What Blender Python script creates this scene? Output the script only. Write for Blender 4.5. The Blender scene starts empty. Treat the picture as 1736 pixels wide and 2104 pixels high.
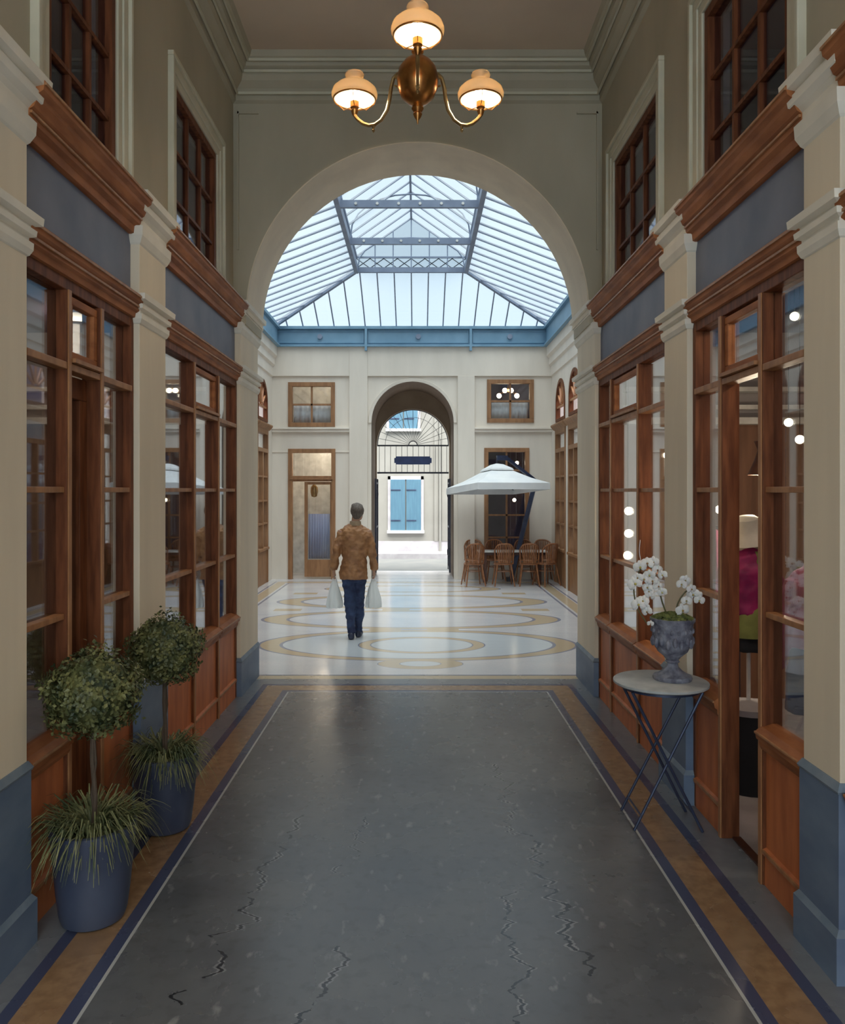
import bpy, bmesh, math, random
from mathutils import Vector, Matrix
PI = math.pi
R = math.radians
scene = bpy.context.scene
COL = scene.collection
random.seed(7)

# ------------------------------------------------------------------ camera, world, sun, exposure
EYE = 1.93
cam = bpy.data.objects.new('camera', bpy.data.cameras.new('camera'))
COL.objects.link(cam)
cam.data.sensor_fit = 'VERTICAL'
cam.data.sensor_height = 24.0
cam.data.lens = 1600.0 / 2104.0 * 24.0
cam.data.shift_x = 10.0 / 2104.0
cam.data.shift_y = -44.0 / 2104.0
cam.location = (0, 0, EYE)
cam.rotation_euler = (PI / 2, 0, 0)
cam.data.clip_start = 0.05
scene.camera = cam
scene.view_settings.view_transform = 'Standard'
scene.view_settings.look = 'None'
scene.view_settings.gamma = 1
scene.view_settings.use_curve_mapping = False
scene.view_settings.exposure = 0.75
world = bpy.data.worlds.new('world')
scene.world = world
world.use_nodes = True
wn, wl = world.node_tree.nodes, world.node_tree.links
bg = wn['Background']
SKY_STRENGTH = 2.0
tc = wn.new('ShaderNodeTexCoord'); nz = wn.new('ShaderNodeTexNoise'); rp = wn.new('ShaderNodeValToRGB')
nz.inputs['Scale'].default_value = 2.2; nz.inputs['Detail'].default_value = 4
rp.color_ramp.elements[0].position = 0.35; rp.color_ramp.elements[0].color = (0.64, 0.79, 0.92, 1)
rp.color_ramp.elements[1].position = 0.65; rp.color_ramp.elements[1].color = (0.80, 0.90, 0.95, 1)
wl.new(tc.outputs['Generated'], nz.inputs['Vector']); wl.new(nz.outputs['Fac'], rp.inputs['Fac'])
wl.new(rp.outputs['Color'], bg.inputs['Color']); bg.inputs['Strength'].default_value = SKY_STRENGTH
sun = bpy.data.objects.new('sun', bpy.data.lights.new('sun', 'SUN'))
sun.data.energy = 10.5; sun.data.angle = R(70); sun.data.color = (1.0, 0.97, 0.90)
sun.rotation_euler = (R(17), R(3), 0)      # high daylight, falling toward the far wall of the court
COL.objects.link(sun)


# ------------------------------------------------------------------ material helpers
class Ex:
    """tiny expression wrapper over Math nodes"""
    def __init__(self, nt, s): self.nt, self.s = nt, s
    def op(self, kind, *o):
        n = self.nt.nodes.new('ShaderNodeMath'); n.operation = kind
        for i, a in enumerate((self,) + o):
            if isinstance(a, Ex): self.nt.links.new(a.s, n.inputs[i])
            else: n.inputs[i].default_value = a
        return Ex(self.nt, n.outputs[0])
    def __add__(s, o): return s.op('ADD', o)
    def __sub__(s, o): return s.op('SUBTRACT', o)
    def __mul__(s, o): return s.op('MULTIPLY', o)
    def __truediv__(s, o): return s.op('DIVIDE', o)
    def gt(s, o): return s.op('GREATER_THAN', o)
    def lt(s, o): return s.op('LESS_THAN', o)
    def abs(s): return s.op('ABSOLUTE')
    def max(s, o): return s.op('MAXIMUM', o)
    def min(s, o): return s.op('MINIMUM', o)
    def sqrt(s): return s.op('SQRT')
    def band(s, a, b): return s.gt(a) * s.lt(b)


def newmat(name):
    m = bpy.data.materials.new(name); m.use_nodes = True
    return m, m.node_tree, m.node_tree.nodes['Principled BSDF']


def noise(nt, vec, scale, detail=3, out='Fac', dim=None):
    n = nt.nodes.new('ShaderNodeTexNoise'); n.inputs['Scale'].default_value = scale; n.inputs['Detail'].default_value = detail
    if vec is not None: nt.links.new(vec, n.inputs['Vector'])
    return Ex(nt, n.outputs[out])


def stretch(nt, vec, s):
    m = nt.nodes.new('ShaderNodeMapping'); m.inputs['Scale'].default_value = s
    nt.links.new(vec, m.inputs['Vector']); return m.outputs[0]


def mixc(nt, fac, a, b):
    n = nt.nodes.new('ShaderNodeMix'); n.data_type = 'RGBA'
    if isinstance(fac, Ex): nt.links.new(fac.s, n.inputs[0])
    else: n.inputs[0].default_value = fac
    for i, c in ((6, a), (7, b)):
        if isinstance(c, tuple): n.inputs[i].default_value = (*c, 1) if len(c) == 3 else c
        else: nt.links.new(c, n.inputs[i])
    return n.outputs[2]


def srgb(r, g, b):
    f = lambda c: (c / 255 / 12.92) if c / 255 <= 0.04045 else ((c / 255 + 0.055) / 1.055) ** 2.4
    return (f(r), f(g), f(b))


def mat(name, c1, c2=None, rough=0.6, scale=6, st=(1, 1, 1), bump=0.0, metal=0.0, coat=0.0, sub=0.0, spec=0.5):
    m, nt, p = newmat(name)
    t = nt.nodes.new('ShaderNodeTexCoord')
    v = stretch(nt, t.outputs['Object'], st)
    f = noise(nt, v, scale, 5)
    c2 = c2 or tuple(min(1, x * 0.72) for x in c1)
    g = (f - 0.35) * 3.3
    g = g.max(0.0).min(1.0)
    nt.links.new(mixc(nt, g, c2, c1), p.inputs['Base Color'])
    p.inputs['Roughness'].default_value = rough
    p.inputs['Metallic'].default_value = metal
    p.inputs['Specular IOR Level'].default_value = spec
    if coat: p.inputs['Coat Weight'].default_value = coat; p.inputs['Coat Roughness'].default_value = 0.15
    if sub: p.inputs['Subsurface Weight'].default_value = sub
    if bump:
        b = nt.nodes.new('ShaderNodeBump'); b.inputs['Strength'].default_value = bump; b.inputs['Distance'].default_value = 0.01
        nt.links.new(f.s, b.inputs['Height']); nt.links.new(b.outputs[0], p.inputs['Normal'])
    return m


def emit(name, c, s):
    m, nt, p = newmat(name)
    p.inputs['Base Color'].default_value = (*c, 1)
    p.inputs['Emission Color'].default_value = (*c, 1); p.inputs['Emission Strength'].default_value = s
    return m


def glass(name, tint=(0.86, 0.9, 0.9), boost=1.0, rough=0.02, milk=0.0, milkc=(0.8, 0.88, 0.9), ior=1.5):
    m, nt, p = newmat(name)
    nt.nodes.remove(p)
    out = nt.nodes['Material Output']
    tr = nt.nodes.new('ShaderNodeBsdfTransparent'); tr.inputs[0].default_value = (*tint, 1)
    gl = nt.nodes.new('ShaderNodeBsdfGlossy'); gl.inputs['Roughness'].default_value = rough
    gl.inputs['Color'].default_value = (0.95, 0.97, 1, 1)
    ge = nt.nodes.new('ShaderNodeNewGeometry'); dp = nt.nodes.new('ShaderNodeVectorMath'); dp.operation = 'DOT_PRODUCT'
    nt.links.new(ge.outputs['Normal'], dp.inputs[0]); nt.links.new(ge.outputs['Incoming'], dp.inputs[1])
    one = (Ex(nt, dp.outputs['Value']).abs() * -1.0 + 1.0).max(0.0)     # Schlick, the same on both faces of the pane
    f = ((one.op('POWER', 5.0) * 0.96 + 0.04) * boost).min(1.0)
    base = tr.outputs[0]
    if milk:
        tl = nt.nodes.new('ShaderNodeBsdfTranslucent'); tl.inputs[0].default_value = (*milkc, 1)
        mm = nt.nodes.new('ShaderNodeMixShader'); mm.inputs[0].default_value = milk
        nt.links.new(base, mm.inputs[1]); nt.links.new(tl.outputs[0], mm.inputs[2]); base = mm.outputs[0]
    mx = nt.nodes.new('ShaderNodeMixShader')
    nt.links.new(f.s, mx.inputs[0]); nt.links.new(base, mx.inputs[1]); nt.links.new(gl.outputs[0], mx.inputs[2])
    nt.links.new(mx.outputs[0], out.inputs[0])
    return m


M = {}
M['plaster'] = mat('plaster', (0.50, 0.445, 0.33), (0.42, 0.375, 0.275), 0.75, 1.6, (1, 1, 0.4), 0.06)
M['ceiling'] = mat('ceiling', (0.68, 0.54, 0.41), (0.60, 0.47, 0.36), 0.8, 1.2)
M['pier'] = mat('pier', (0.82, 0.71, 0.54), (0.73, 0.63, 0.48), 0.7, 1.5, (2.5, 2.5, 0.4), 0.05)
M['moulding'] = mat('moulding', (0.86, 0.80, 0.68), (0.74, 0.69, 0.58), 0.6, 3, (1, 1, 1), 0.03)
M['bead'] = mat('bead', (0.66, 0.62, 0.48), (0.56, 0.53, 0.40), 0.65, 3)
M['cream'] = mat('cream', (0.78, 0.71, 0.62), (0.71, 0.645, 0.56), 0.7, 1.5, (2, 2, 0.4), 0.03)
M['navy'] = mat('navy', (0.17, 0.23, 0.32), (0.12, 0.17, 0.26), 0.5, 3, (1, 1, 2), 0.06)
M['navy_top'] = mat('navy_top', (0.22, 0.27, 0.32), (0.14, 0.19, 0.25), 0.5, 6)
M['fascia'] = mat('fascia', (0.20, 0.215, 0.28), (0.135, 0.155, 0.22), 0.55, 2, (1, 1, 1), 0.05)
M['wood'] = mat('wood', (0.21, 0.072, 0.030), (0.11, 0.036, 0.016), 0.5, 5, (6, 6, 0.7), 0.08, spec=0.15)
M['wood_bar'] = mat('wood_bar', (0.44, 0.21, 0.09), (0.31, 0.135, 0.055), 0.45, 6, (3, 3, 1), 0.05, spec=0.4)
M['wood_cornice'] = mat('wood_cornice', (0.42, 0.16, 0.062), (0.27, 0.095, 0.036), 0.5, 5, (3, 0.8, 3), 0.08, spec=0.12)
M['wood_panel'] = mat('wood_panel', (0.60, 0.20, 0.075), (0.44, 0.135, 0.05), 0.5, 3, (4, 4, 0.8), 0.06, spec=0.3)
M['wood_light'] = mat('wood_light', (0.34, 0.17, 0.075), (0.24, 0.115, 0.05), 0.5, 4, (4, 4, 0.8), 0.05)
M['wood_dark'] = mat('wood_dark', (0.10, 0.035, 0.02), (0.06, 0.02, 0.012), 0.45, 4, (4, 4, 0.8))
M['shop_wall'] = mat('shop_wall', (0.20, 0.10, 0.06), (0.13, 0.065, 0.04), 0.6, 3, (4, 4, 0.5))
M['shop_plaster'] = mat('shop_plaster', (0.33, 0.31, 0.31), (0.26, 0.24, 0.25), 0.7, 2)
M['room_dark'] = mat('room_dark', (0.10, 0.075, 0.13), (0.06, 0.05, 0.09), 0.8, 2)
M['glass'] = glass('glass', (0.93, 0.94, 0.95), 1.9)
M['glass_up'] = glass('glass_up', (0.80, 0.78, 0.90), 0.9)
M['glass_roof'] = glass('glass_roof', (0.23, 0.255, 0.27), 0.5, 0.1, 0.25, (0.24, 0.265, 0.28))
M['blue_steel'] = mat('blue_steel', (0.20, 0.35, 0.48), (0.16, 0.30, 0.42), 0.5, 3, (1, 1, 1))
M['steel'] = mat('steel', (0.23, 0.28, 0.38), (0.18, 0.22, 0.31), 0.5, 4)
M['iron'] = mat('iron', (0.035, 0.035, 0.055), (0.02, 0.02, 0.035), 0.45, 8)
M['iron_blue'] = mat('iron_blue', (0.05, 0.065, 0.12), (0.03, 0.04, 0.08), 0.4, 8, metal=0.3)
M['brass'] = mat('brass', (0.55, 0.27, 0.08), (0.36, 0.15, 0.045), 0.28, 12, metal=0.9)
M['brass_pale'] = mat('brass_pale', (0.52, 0.36, 0.16), (0.38, 0.24, 0.10), 0.3, 12, metal=0.85)
M['shutter'] = mat('shutter', (0.062, 0.145, 0.205), (0.05, 0.12, 0.18), 0.6, 4, (6, 6, 0.6))
M['sign'] = mat('sign', (0.04, 0.07, 0.22), None, 0.4)
M['white_paint'] = mat('white_paint', (0.75, 0.75, 0.72), None, 0.5)
M['table_stone'] = mat('table_stone', (0.46, 0.48, 0.47), (0.36, 0.38, 0.38), 0.45, 12, bump=0.05)
M['urn_stone'] = mat('urn_stone', (0.27, 0.28, 0.33), (0.10, 0.10, 0.14), 0.7, 22, bump=0.9)
M['pot'] = mat('pot', (0.07, 0.085, 0.13), (0.04, 0.05, 0.09), 0.45, 4, (1, 1, 0.6), 0.1)
M['soil'] = mat('soil', (0.04, 0.025, 0.015), None, 0.95, 30, bump=0.8)
M['leaf'] = mat('leaf', (0.20, 0.20, 0.07), (0.03, 0.048, 0.02), 0.5, 14)
M['leaf_core'] = mat('leaf_core', (0.03, 0.045, 0.022), None, 0.9, 14)
M['grass'] = mat('grass', (0.27, 0.26, 0.11), (0.05, 0.075, 0.03), 0.5, 10)
M['moss'] = mat('moss', (0.20, 0.22, 0.06), (0.05, 0.07, 0.02), 0.9, 30, bump=0.8)
M['trunk'] = mat('trunk', (0.11, 0.075, 0.05), None, 0.8, 15, (4, 4, 1), 0.4)
M['stem'] = mat('stem', (0.13, 0.12, 0.05), None, 0.5, 15)
M['petal'] = mat('petal', (0.82, 0.80, 0.76), (0.72, 0.70, 0.68), 0.5, 8, sub=0.1)
M['petal_eye'] = mat('petal_eye', (0.45, 0.40, 0.10), (0.25, 0.10, 0.05), 0.5, 20)
M['rattan'] = mat('rattan', (0.34, 0.14, 0.055), (0.20, 0.075, 0.03), 0.45, 14, coat=0.2)
M['cloth_white'] = mat('cloth_white', (0.80, 0.82, 0.82), (0.72, 0.75, 0.77), 0.8, 3)
M['jacket'] = mat('jacket', (0.42, 0.21, 0.09), (0.25, 0.11, 0.045), 0.55, 7, (1, 1, 1.6), 0.5)
M['collar'] = mat('collar', (0.40, 0.30, 0.20), (0.30, 0.21, 0.13), 0.7, 9)
M['jeans'] = mat('jeans', (0.035, 0.065, 0.15), (0.012, 0.02, 0.065), 0.75, 7, (1, 1, 1.5), 0.5)
M['hair'] = mat('hair', (0.16, 0.13, 0.105), (0.08, 0.06, 0.05), 0.6, 30, (3, 3, 1), 0.7)
M['skin'] = mat('skin', (0.50, 0.30, 0.21), (0.44, 0.25, 0.17), 0.55, 6, sub=0.05)
M['shoe'] = mat('shoe', (0.02, 0.03, 0.07), None, 0.5)
M['magenta'] = mat('magenta', (0.34, 0.01, 0.12), (0.20, 0.005, 0.08), 0.6, 9, bump=0.3)
M['pink'] = mat('pink', (0.62, 0.13, 0.27), (0.42, 0.07, 0.17), 0.6, 9, bump=0.3)
M['olive'] = mat('olive', (0.24, 0.27, 0.07), (0.16, 0.18, 0.05), 0.7, 9)
M['black_cloth'] = mat('black_cloth', (0.012, 0.014, 0.02), None, 0.8)
M['blue_cloth'] = mat('blue_cloth', (0.10, 0.13, 0.24), (0.05, 0.07, 0.15), 0.7, 9, bump=0.3)
M['mannequin'] = mat('mannequin', (0.60, 0.58, 0.52), None, 0.6)
M['curtain'] = mat('curtain', (0.45, 0.48, 0.62), (0.34, 0.37, 0.52), 0.8, 8, (12, 12, 0.4))
M['street'] = mat('street', (0.135, 0.135, 0.13), (0.11, 0.115, 0.115), 0.7, 2)
M['stone_grey'] = mat('stone_grey', (0.42, 0.40, 0.42), None, 0.7, 3)
M['bulb'] = emit('bulb', (1.0, 0.90, 0.72), 14)
M['bulb_small'] = emit('bulb_small', (1.0, 0.86, 0.60), 9)


def shade_glass():
    m, nt, p = newmat('opal_glass')
    p.inputs['Base Color'].default_value = (0.80, 0.70, 0.52, 1)
    p.inputs['Roughness'].default_value = 0.25
    out = nt.nodes['Material Output']
    tl = nt.nodes.new('ShaderNodeBsdfTranslucent'); tl.inputs[0].default_value = (0.56, 0.44, 0.29, 1)
    mx = nt.nodes.new('ShaderNodeMixShader'); mx.inputs[0].default_value = 0.5
    nt.links.new(p.outputs[0], mx.inputs[1]); nt.links.new(tl.outputs[0], mx.inputs[2]); nt.links.new(mx.outputs[0], out.inputs[0])
    return m
M['opal'] = shade_glass()


def bag_plastic():
    m, nt, p = newmat('bag_plastic')
    p.inputs['Base Color'].default_value = (0.90, 0.94, 0.94, 1); p.inputs['Roughness'].default_value = 0.3
    out = nt.nodes['Material Output']
    tr = nt.nodes.new('ShaderNodeBsdfTransparent'); tr.inputs[0].default_value = (0.9, 0.95, 0.95, 1)
    mx = nt.nodes.new('ShaderNodeMixShader'); mx.inputs[0].default_value = 0.12
    nt.links.new(p.outputs[0], mx.inputs[1]); nt.links.new(tr.outputs[0], mx.inputs[2]); nt.links.new(mx.outputs[0], out.inputs[0])
    return m
M['bag'] = bag_plastic()


def floor_gallery():
    m, nt, p = newmat('gallery_floor')
    t = nt.nodes.new('ShaderNodeTexCoord'); sp = nt.nodes.new('ShaderNodeSeparateXYZ')
    nt.links.new(t.outputs['Object'], sp.inputs[0])
    x, y = Ex(nt, sp.outputs[0]), Ex(nt, sp.outputs[1])
    vec = t.outputs['Object']
    n1 = noise(nt, vec, 2.2, 6); n2 = noise(nt, vec, 16, 6); n3 = noise(nt, stretch(nt, vec, (2, 1, 1)), 7, 8)
    slab = mixc(nt, ((n1 - 0.35) * 3).max(0).min(1), (0.088, 0.092, 0.100), (0.125, 0.129, 0.134))
    slab = mixc(nt, ((n2 - 0.52) * 5).max(0).min(1) * 0.45, slab, (0.055, 0.053, 0.058))
    slab = mixc(nt, ((n3 - 0.62) * 9).max(0).min(1) * 0.5, slab, (0.34, 0.34, 0.34))
    wob = noise(nt, stretch(nt, vec, (0.1, 1, 1)), 9, 6); wob2 = noise(nt, stretch(nt, vec, (0.1, 1, 1)), 3, 2)
    msk = noise(nt, vec, 5, 3)
    for x0, y0, x1, y1, w in ((-0.875, 2.8, -0.70, 4.7, .010), (0.70, 2.4, 0.62, 4.4, .012), (0.56, 4.3, 0.55, 5.6, .008),
                              (0.36, 2.4, 0.44, 3.75, .009), (-0.42, 2.5, -0.33, 3.3, .010), (-0.38, 3.9, -0.30, 4.7, .007)):
        k = (x1 - x0) / (y1 - y0)
        d = (x - (y - y0) * k - x0 - (wob - 0.5) * 0.34 - (wob2 - 0.5) * 0.2).abs()
        f = d.lt(w * 0.75) * y.band(y0, y1) * msk.gt(0.42)
        slab = mixc(nt, f * 0.92, slab, (0.006, 0.006, 0.010))
        d2 = (d - w * 1.2).abs()
        slab = mixc(nt, d2.lt(w * .5) * y.band(y0, y1) * msk.gt(0.5) * 0.4, slab, (0.36, 0.36, 0.37))
    edge = (x.abs() - 1.235).max(y - 7.46)
    tan = mixc(nt, ((n2 - 0.4) * 4).max(0).min(1), (0.31, 0.19, 0.10), (0.23, 0.135, 0.07))
    tan = mixc(nt, ((n1 - 0.5) * 5).max(0).min(1) * 0.6, tan, (0.26, 0.155, 0.085))
    grey = mixc(nt, n2, (0.14, 0.15, 0.165), (0.20, 0.21, 0.225))
    c = mixc(nt, edge.gt(0.0), slab, (0.42, 0.43, 0.42))
    c = mixc(nt, edge.gt(0.014), c, (0.055, 0.065, 0.12))
    c = mixc(nt, edge.gt(0.072), c, tan)
    c = mixc(nt, edge.gt(0.25), c, (0.055, 0.065, 0.12))
    c = mixc(nt, edge.gt(0.305), c, grey)
    c = mixc(nt, y.band(7.98, 8.12), c, (0.50, 0.40, 0.26))
    c = mixc(nt, y.band(8.12, 8.16), c, (0.14, 0.15, 0.20))
    nt.links.new(c, p.inputs['Base Color'])
    r = n1 * 0.10 + 0.22
    p.inputs['Specular IOR Level'].default_value = 0.62
    nt.links.new(r.s, p.inputs['Roughness'])
    b = nt.nodes.new('ShaderNodeBump'); b.inputs['Strength'].default_value = 0.12; b.inputs['Distance'].default_value = 0.005
    nt.links.new(n2.s, b.inputs['Height']); nt.links.new(b.outputs[0], p.inputs['Normal'])
    return m


def floor_court():
    m, nt, p = newmat('court_floor')
    t = nt.nodes.new('ShaderNodeTexCoord'); sp = nt.nodes.new('ShaderNodeSeparateXYZ')
    vec = t.outputs['Object']
    nt.links.new(vec, sp.inputs[0])
    x, y = Ex(nt, sp.outputs[0]), Ex(nt, sp.outputs[1])
    n1 = noise(nt, vec, 1.3, 4); n2 = noise(nt, vec, 40, 3)
    base = mixc(nt, ((n1 - 0.35) * 3).max(0).min(1), (0.62, 0.62, 0.64), (0.72, 0.69, 0.68))
    base = mixc(nt, (n2 - 0.3) * 0.35, base, (0.30, 0.30, 0.34))
    tan = (0.54, 0.43, 0.29); dark = (0.26, 0.27, 0.34); pale = (0.60, 0.64, 0.67)
    c = base

    def ell(c, cx, cy, a, b, tk, fill=None):
        q = ((x - cx) / a); r = ((y - cy) / b)
        d = (q * q + r * r).sqrt()
        e = 0.022
        if fill: c = mixc(nt, d.lt(1 - tk), c, fill)
        c = mixc(nt, d.band(1 - tk - e, 1 + e), c, dark)
        return mixc(nt, d.band(1 - tk, 1.0), c, tan)
    c = ell(c, -0.1, 13.55, 2.3, 0.85, 0.16)
    c = ell(c, -0.1, 11.7, 2.2, 0.85, 0.15)
    c = ell(c, 0.0, 9.8, 1.97, 0.98, 0.12, pale)
    c = ell(c, 0.05, 9.75, 0.78, 0.52, 0.17)
    c = ell(c, 0.03, 8.68, 0.47, 0.26, 0.5, pale)
    c = ell(c, -0.1, 15.3, 1.7, 0.55, 0.2)
    bx = (x + 0.125).abs() - 2.55
    rect = bx.max(y - 16.2)
    c = mixc(nt, rect.band(0, 0.04), c, dark)
    c = mixc(nt, rect.band(0.08, 0.28), c, tan)
    c = mixc(nt, rect.band(0.30, 0.34), c, dark)
    for cx, cy in ((-2.1, 12.6), (1.9, 12.6), (-2.1, 14.6), (1.8, 14.6), (-0.35, 12.6), (0.3, 12.6), (-0.45, 10.75), (0.35, 10.75)):
        c = mixc(nt, (x - cx).abs().lt(0.22) * (y - cy).abs().lt(0.12), c, tan)
    c = mixc(nt, y.gt(17.0) * (((y - 17.0) / 0.75).op('FRACT').lt(0.05)), c, dark)
    nt.links.new(c, p.inputs['Base Color'])
    nt.links.new((n1 * 0.12 + 0.10).s, p.inputs['Roughness'])
    p.inputs['Specular IOR Level'].default_value = 0.6
    wv = noise(nt, stretch(nt, vec, (0.6, 3.0, 1)), 2.5, 2)
    b = nt.nodes.new('ShaderNodeBump'); b.inputs['Strength'].default_value = 0.10; b.inputs['Distance'].default_value = 0.01
    nt.links.new(wv.s, b.inputs['Height']); nt.links.new(b.outputs[0], p.inputs['Normal'])
    return m


M['gallery_floor'] = floor_gallery()
M['court_floor'] = floor_court()


# ------------------------------------------------------------------ mesh helpers
class MB:
    def __init__(self): self.v, self.f = [], []
    def box(self, x0, x1, y0, y1, z0, z1):
        x0, x1 = sorted((x0, x1)); y0, y1 = sorted((y0, y1)); z0, z1 = sorted((z0, z1))
        b = len(self.v)
        self.v += [(x0, y0, z0), (x1, y0, z0), (x1, y1, z0), (x0, y1, z0), (x0, y0, z1), (x1, y0, z1), (x1, y1, z1), (x0, y1, z1)]
        self.f += [tuple(b + i for i in q) for q in ((0, 3, 2, 1), (4, 5, 6, 7), (0, 1, 5, 4), (1, 2, 6, 5), (2, 3, 7, 6), (3, 0, 4, 7))]
        return self
    def loft(self, loops, closed=True, cap=True):
        n = len(loops[0]); b = len(self.v)
        for l in loops: self.v += [tuple(p) for p in l]
        for i in range(len(loops) - 1):
            for j in range(n if closed else n - 1):
                k = (j + 1) % n
                self.f.append((b + i * n + j, b + i * n + k, b + (i + 1) * n + k, b + (i + 1) * n + j))
        if cap:
            self.f.append(tuple(b + j for j in reversed(range(n))))
            self.f.append(tuple(b + (len(loops) - 1) * n + j for j in range(n)))
        return self
    def tube(self, pts, r, n=8, cap=True):
        pts = [Vector(p) for p in pts]
        rr = r if isinstance(r, (list, tuple)) else [r] * len(pts)
        loops = []; prev = None
        for i, p in enumerate(pts):
            a = pts[max(i - 1, 0)]; c = pts[min(i + 1, len(pts) - 1)]
            t = (c - a).normalized()
            if prev is None:
                u = t.cross(Vector((0, 0, 1)))
                if u.length < 0.01: u = t.cross(Vector((1, 0, 0)))
            else: u = prev - t * prev.dot(t)
            u.normalize(); w = t.cross(u); prev = u
            loops.append([p + (u * math.cos(2 * PI * k / n) + w * math.sin(2 * PI * k / n)) * rr[i] for k in range(n)])
        return self.loft(loops, True, cap)
    def lathe(self, prof, cx=0, cy=0, n=24, cap=True, sx=1, sy=1):
        return self.loft([[(cx + r * sx * math.cos(2 * PI * k / n), cy + r * sy * math.sin(2 * PI * k / n), z) for k in range(n)] for r, z in prof], True, cap)
    def ball(self, c, r, n=12, m=8):
        rx, ry, rz = r if isinstance(r, (list, tuple)) else (r, r, r)
        return self.loft([[(c[0] + rx * math.sin(a) * math.cos(2 * PI * k / n), c[1] + ry * math.sin(a) * math.sin(2 * PI * k / n), c[2] - rz * math.cos(a)) for k in range(n)]
                          for a in [PI * (i + 0.02) / (m + 0.04) if i else 0.03 for i in range(m)] + [PI - 0.03]])
    def quad(self, *p):
        b = len(self.v); self.v += [tuple(q) for q in p]; self.f.append(tuple(range(b, b + len(p)))); return self
    def bar(self, a, b, w, h, up=(0, 0, 1)):
        a, b = Vector(a), Vector(b); t = (b - a).normalized(); u = t.cross(Vector(up))
        if u.length < 0.01: u = t.cross(Vector((1, 0, 0)))
        u.normalize(); k = u.cross(t)
        q = [u * w / 2 + k * h / 2, -u * w / 2 + k * h / 2, -u * w / 2 - k * h / 2, u * w / 2 - k * h / 2]
        return self.loft([[a + i for i in q], [b + i for i in q]])
    def build(self, name, m, parent=None, smooth=False, bevel=0.0, recalc=True):
        me = bpy.data.meshes.new(name)
        off = Vector((0, 0, 0))
        q = parent
        while q is not None: off = off + q.location; q = q.parent
        me.from_pydata([tuple(Vector(v) - off) for v in self.v], [], self.f)
        if recalc:
            bm = bmesh.new(); bm.from_mesh(me); bmesh.ops.recalc_face_normals(bm, faces=bm.faces); bm.to_mesh(me); bm.free()
        me.materials.append(m)
        if smooth:
            me.shade_smooth(); me.set_sharp_from_angle(angle=R(40))
        o = bpy.data.objects.new(name, me); COL.objects.link(o)
        if parent is not None: o.parent = parent
        if bevel:
            b = o.modifiers.new('bevel', 'BEVEL'); b.width = bevel; b.segments = 2; b.limit_method = 'ANGLE'
        return o


def tag(o, label=None, cat=None, group=None, kind=None):
    if label: o['label'] = label
    if cat: o['category'] = cat
    if group: o['group'] = group
    if kind: o['kind'] = kind
    return o


def empty(name, loc, label=None, cat=None, group=None, kind=None):
    o = bpy.data.objects.new(name, None); COL.objects.link(o); o.location = loc; o.empty_display_size = 0.1
    return tag(o, label, cat, group, kind)


def struct(name, mb, m, smooth=False, bevel=0.0):
    o = mb.build(name, m, None, smooth, bevel); o['kind'] = 'structure'; return o


def children(o): return [c for c in bpy.data.objects if c.parent == o]


def copy_tree(o, parent=None, label=None, group=None):
    c = o.copy(); COL.objects.link(c); c.parent = parent
    if label: c['label'] = label
    if group: c['group'] = group
    for ch in children(o): copy_tree(ch, c)
    return c


# ------------------------------------------------------------------ setting: gallery shell
Y_BACK, Y_ARCH, Y_COURT, Y_FAR = -3.0, 7.35, 8.08, 16.97
CEIL = 5.97
XL, XR = -3.17, 2.92            # side walls of the court
XC = -0.11
RA, ZS = 1.62, 3.60             # gallery arch radius, springing

struct('floor', MB().box(-1.80, 1.80, Y_BACK, 8.16, -0.1, 0), M['gallery_floor'])
struct('floor_court', MB().box(XL - .1, XR + .1, 8.16, 18.72, -0.1, -0.0), M['court_floor'])
struct('ceiling', MB().box(-1.9, 1.9, Y_BACK, Y_ARCH, CEIL, CEIL + 0.1), M['ceiling'])

# ceiling cornice, running round the coffer
prof = [(0.0, 5.58), (0.03, 5.60), (0.03, 5.65), (0.05, 5.70), (0.10, 5.75), (0.11, 5.80), (0.11, 5.84), (0.15, 5.86), (0.16, 5.90), (0.20, 5.92), (0.22, 5.97)]
mb = MB(); loops = []
for p_, z in prof:
    a = 1.74 - p_
    loops.append([(-a, Y_BACK + p_, z), (a, Y_BACK + p_, z), (a, Y_ARCH - p_, z), (-a, Y_ARCH - p_, z)])
mb.loft(loops, True, False)
struct('trim_1', mb, M['plaster'])
mb = MB()
for p_, z in ((0.045, 5.655), (0.115, 5.825), (0.17, 5.90)):
    lo = []
    for dp, dz in ((0, -.012), (.014, -.012), (.014, .012), (0, .012)):
        a = 1.74 - p_ - dp
        lo.append([(-a, Y_BACK + p_ + dp, z + dz), (a, Y_BACK + p_ + dp, z + dz), (a, Y_ARCH - p_ - dp, z + dz), (-a, Y_ARCH - p_ - dp, z + dz)])
    mb.loft(lo + [lo[0]], True, False)
struct('trim_4', mb, M['bead'])

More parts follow.
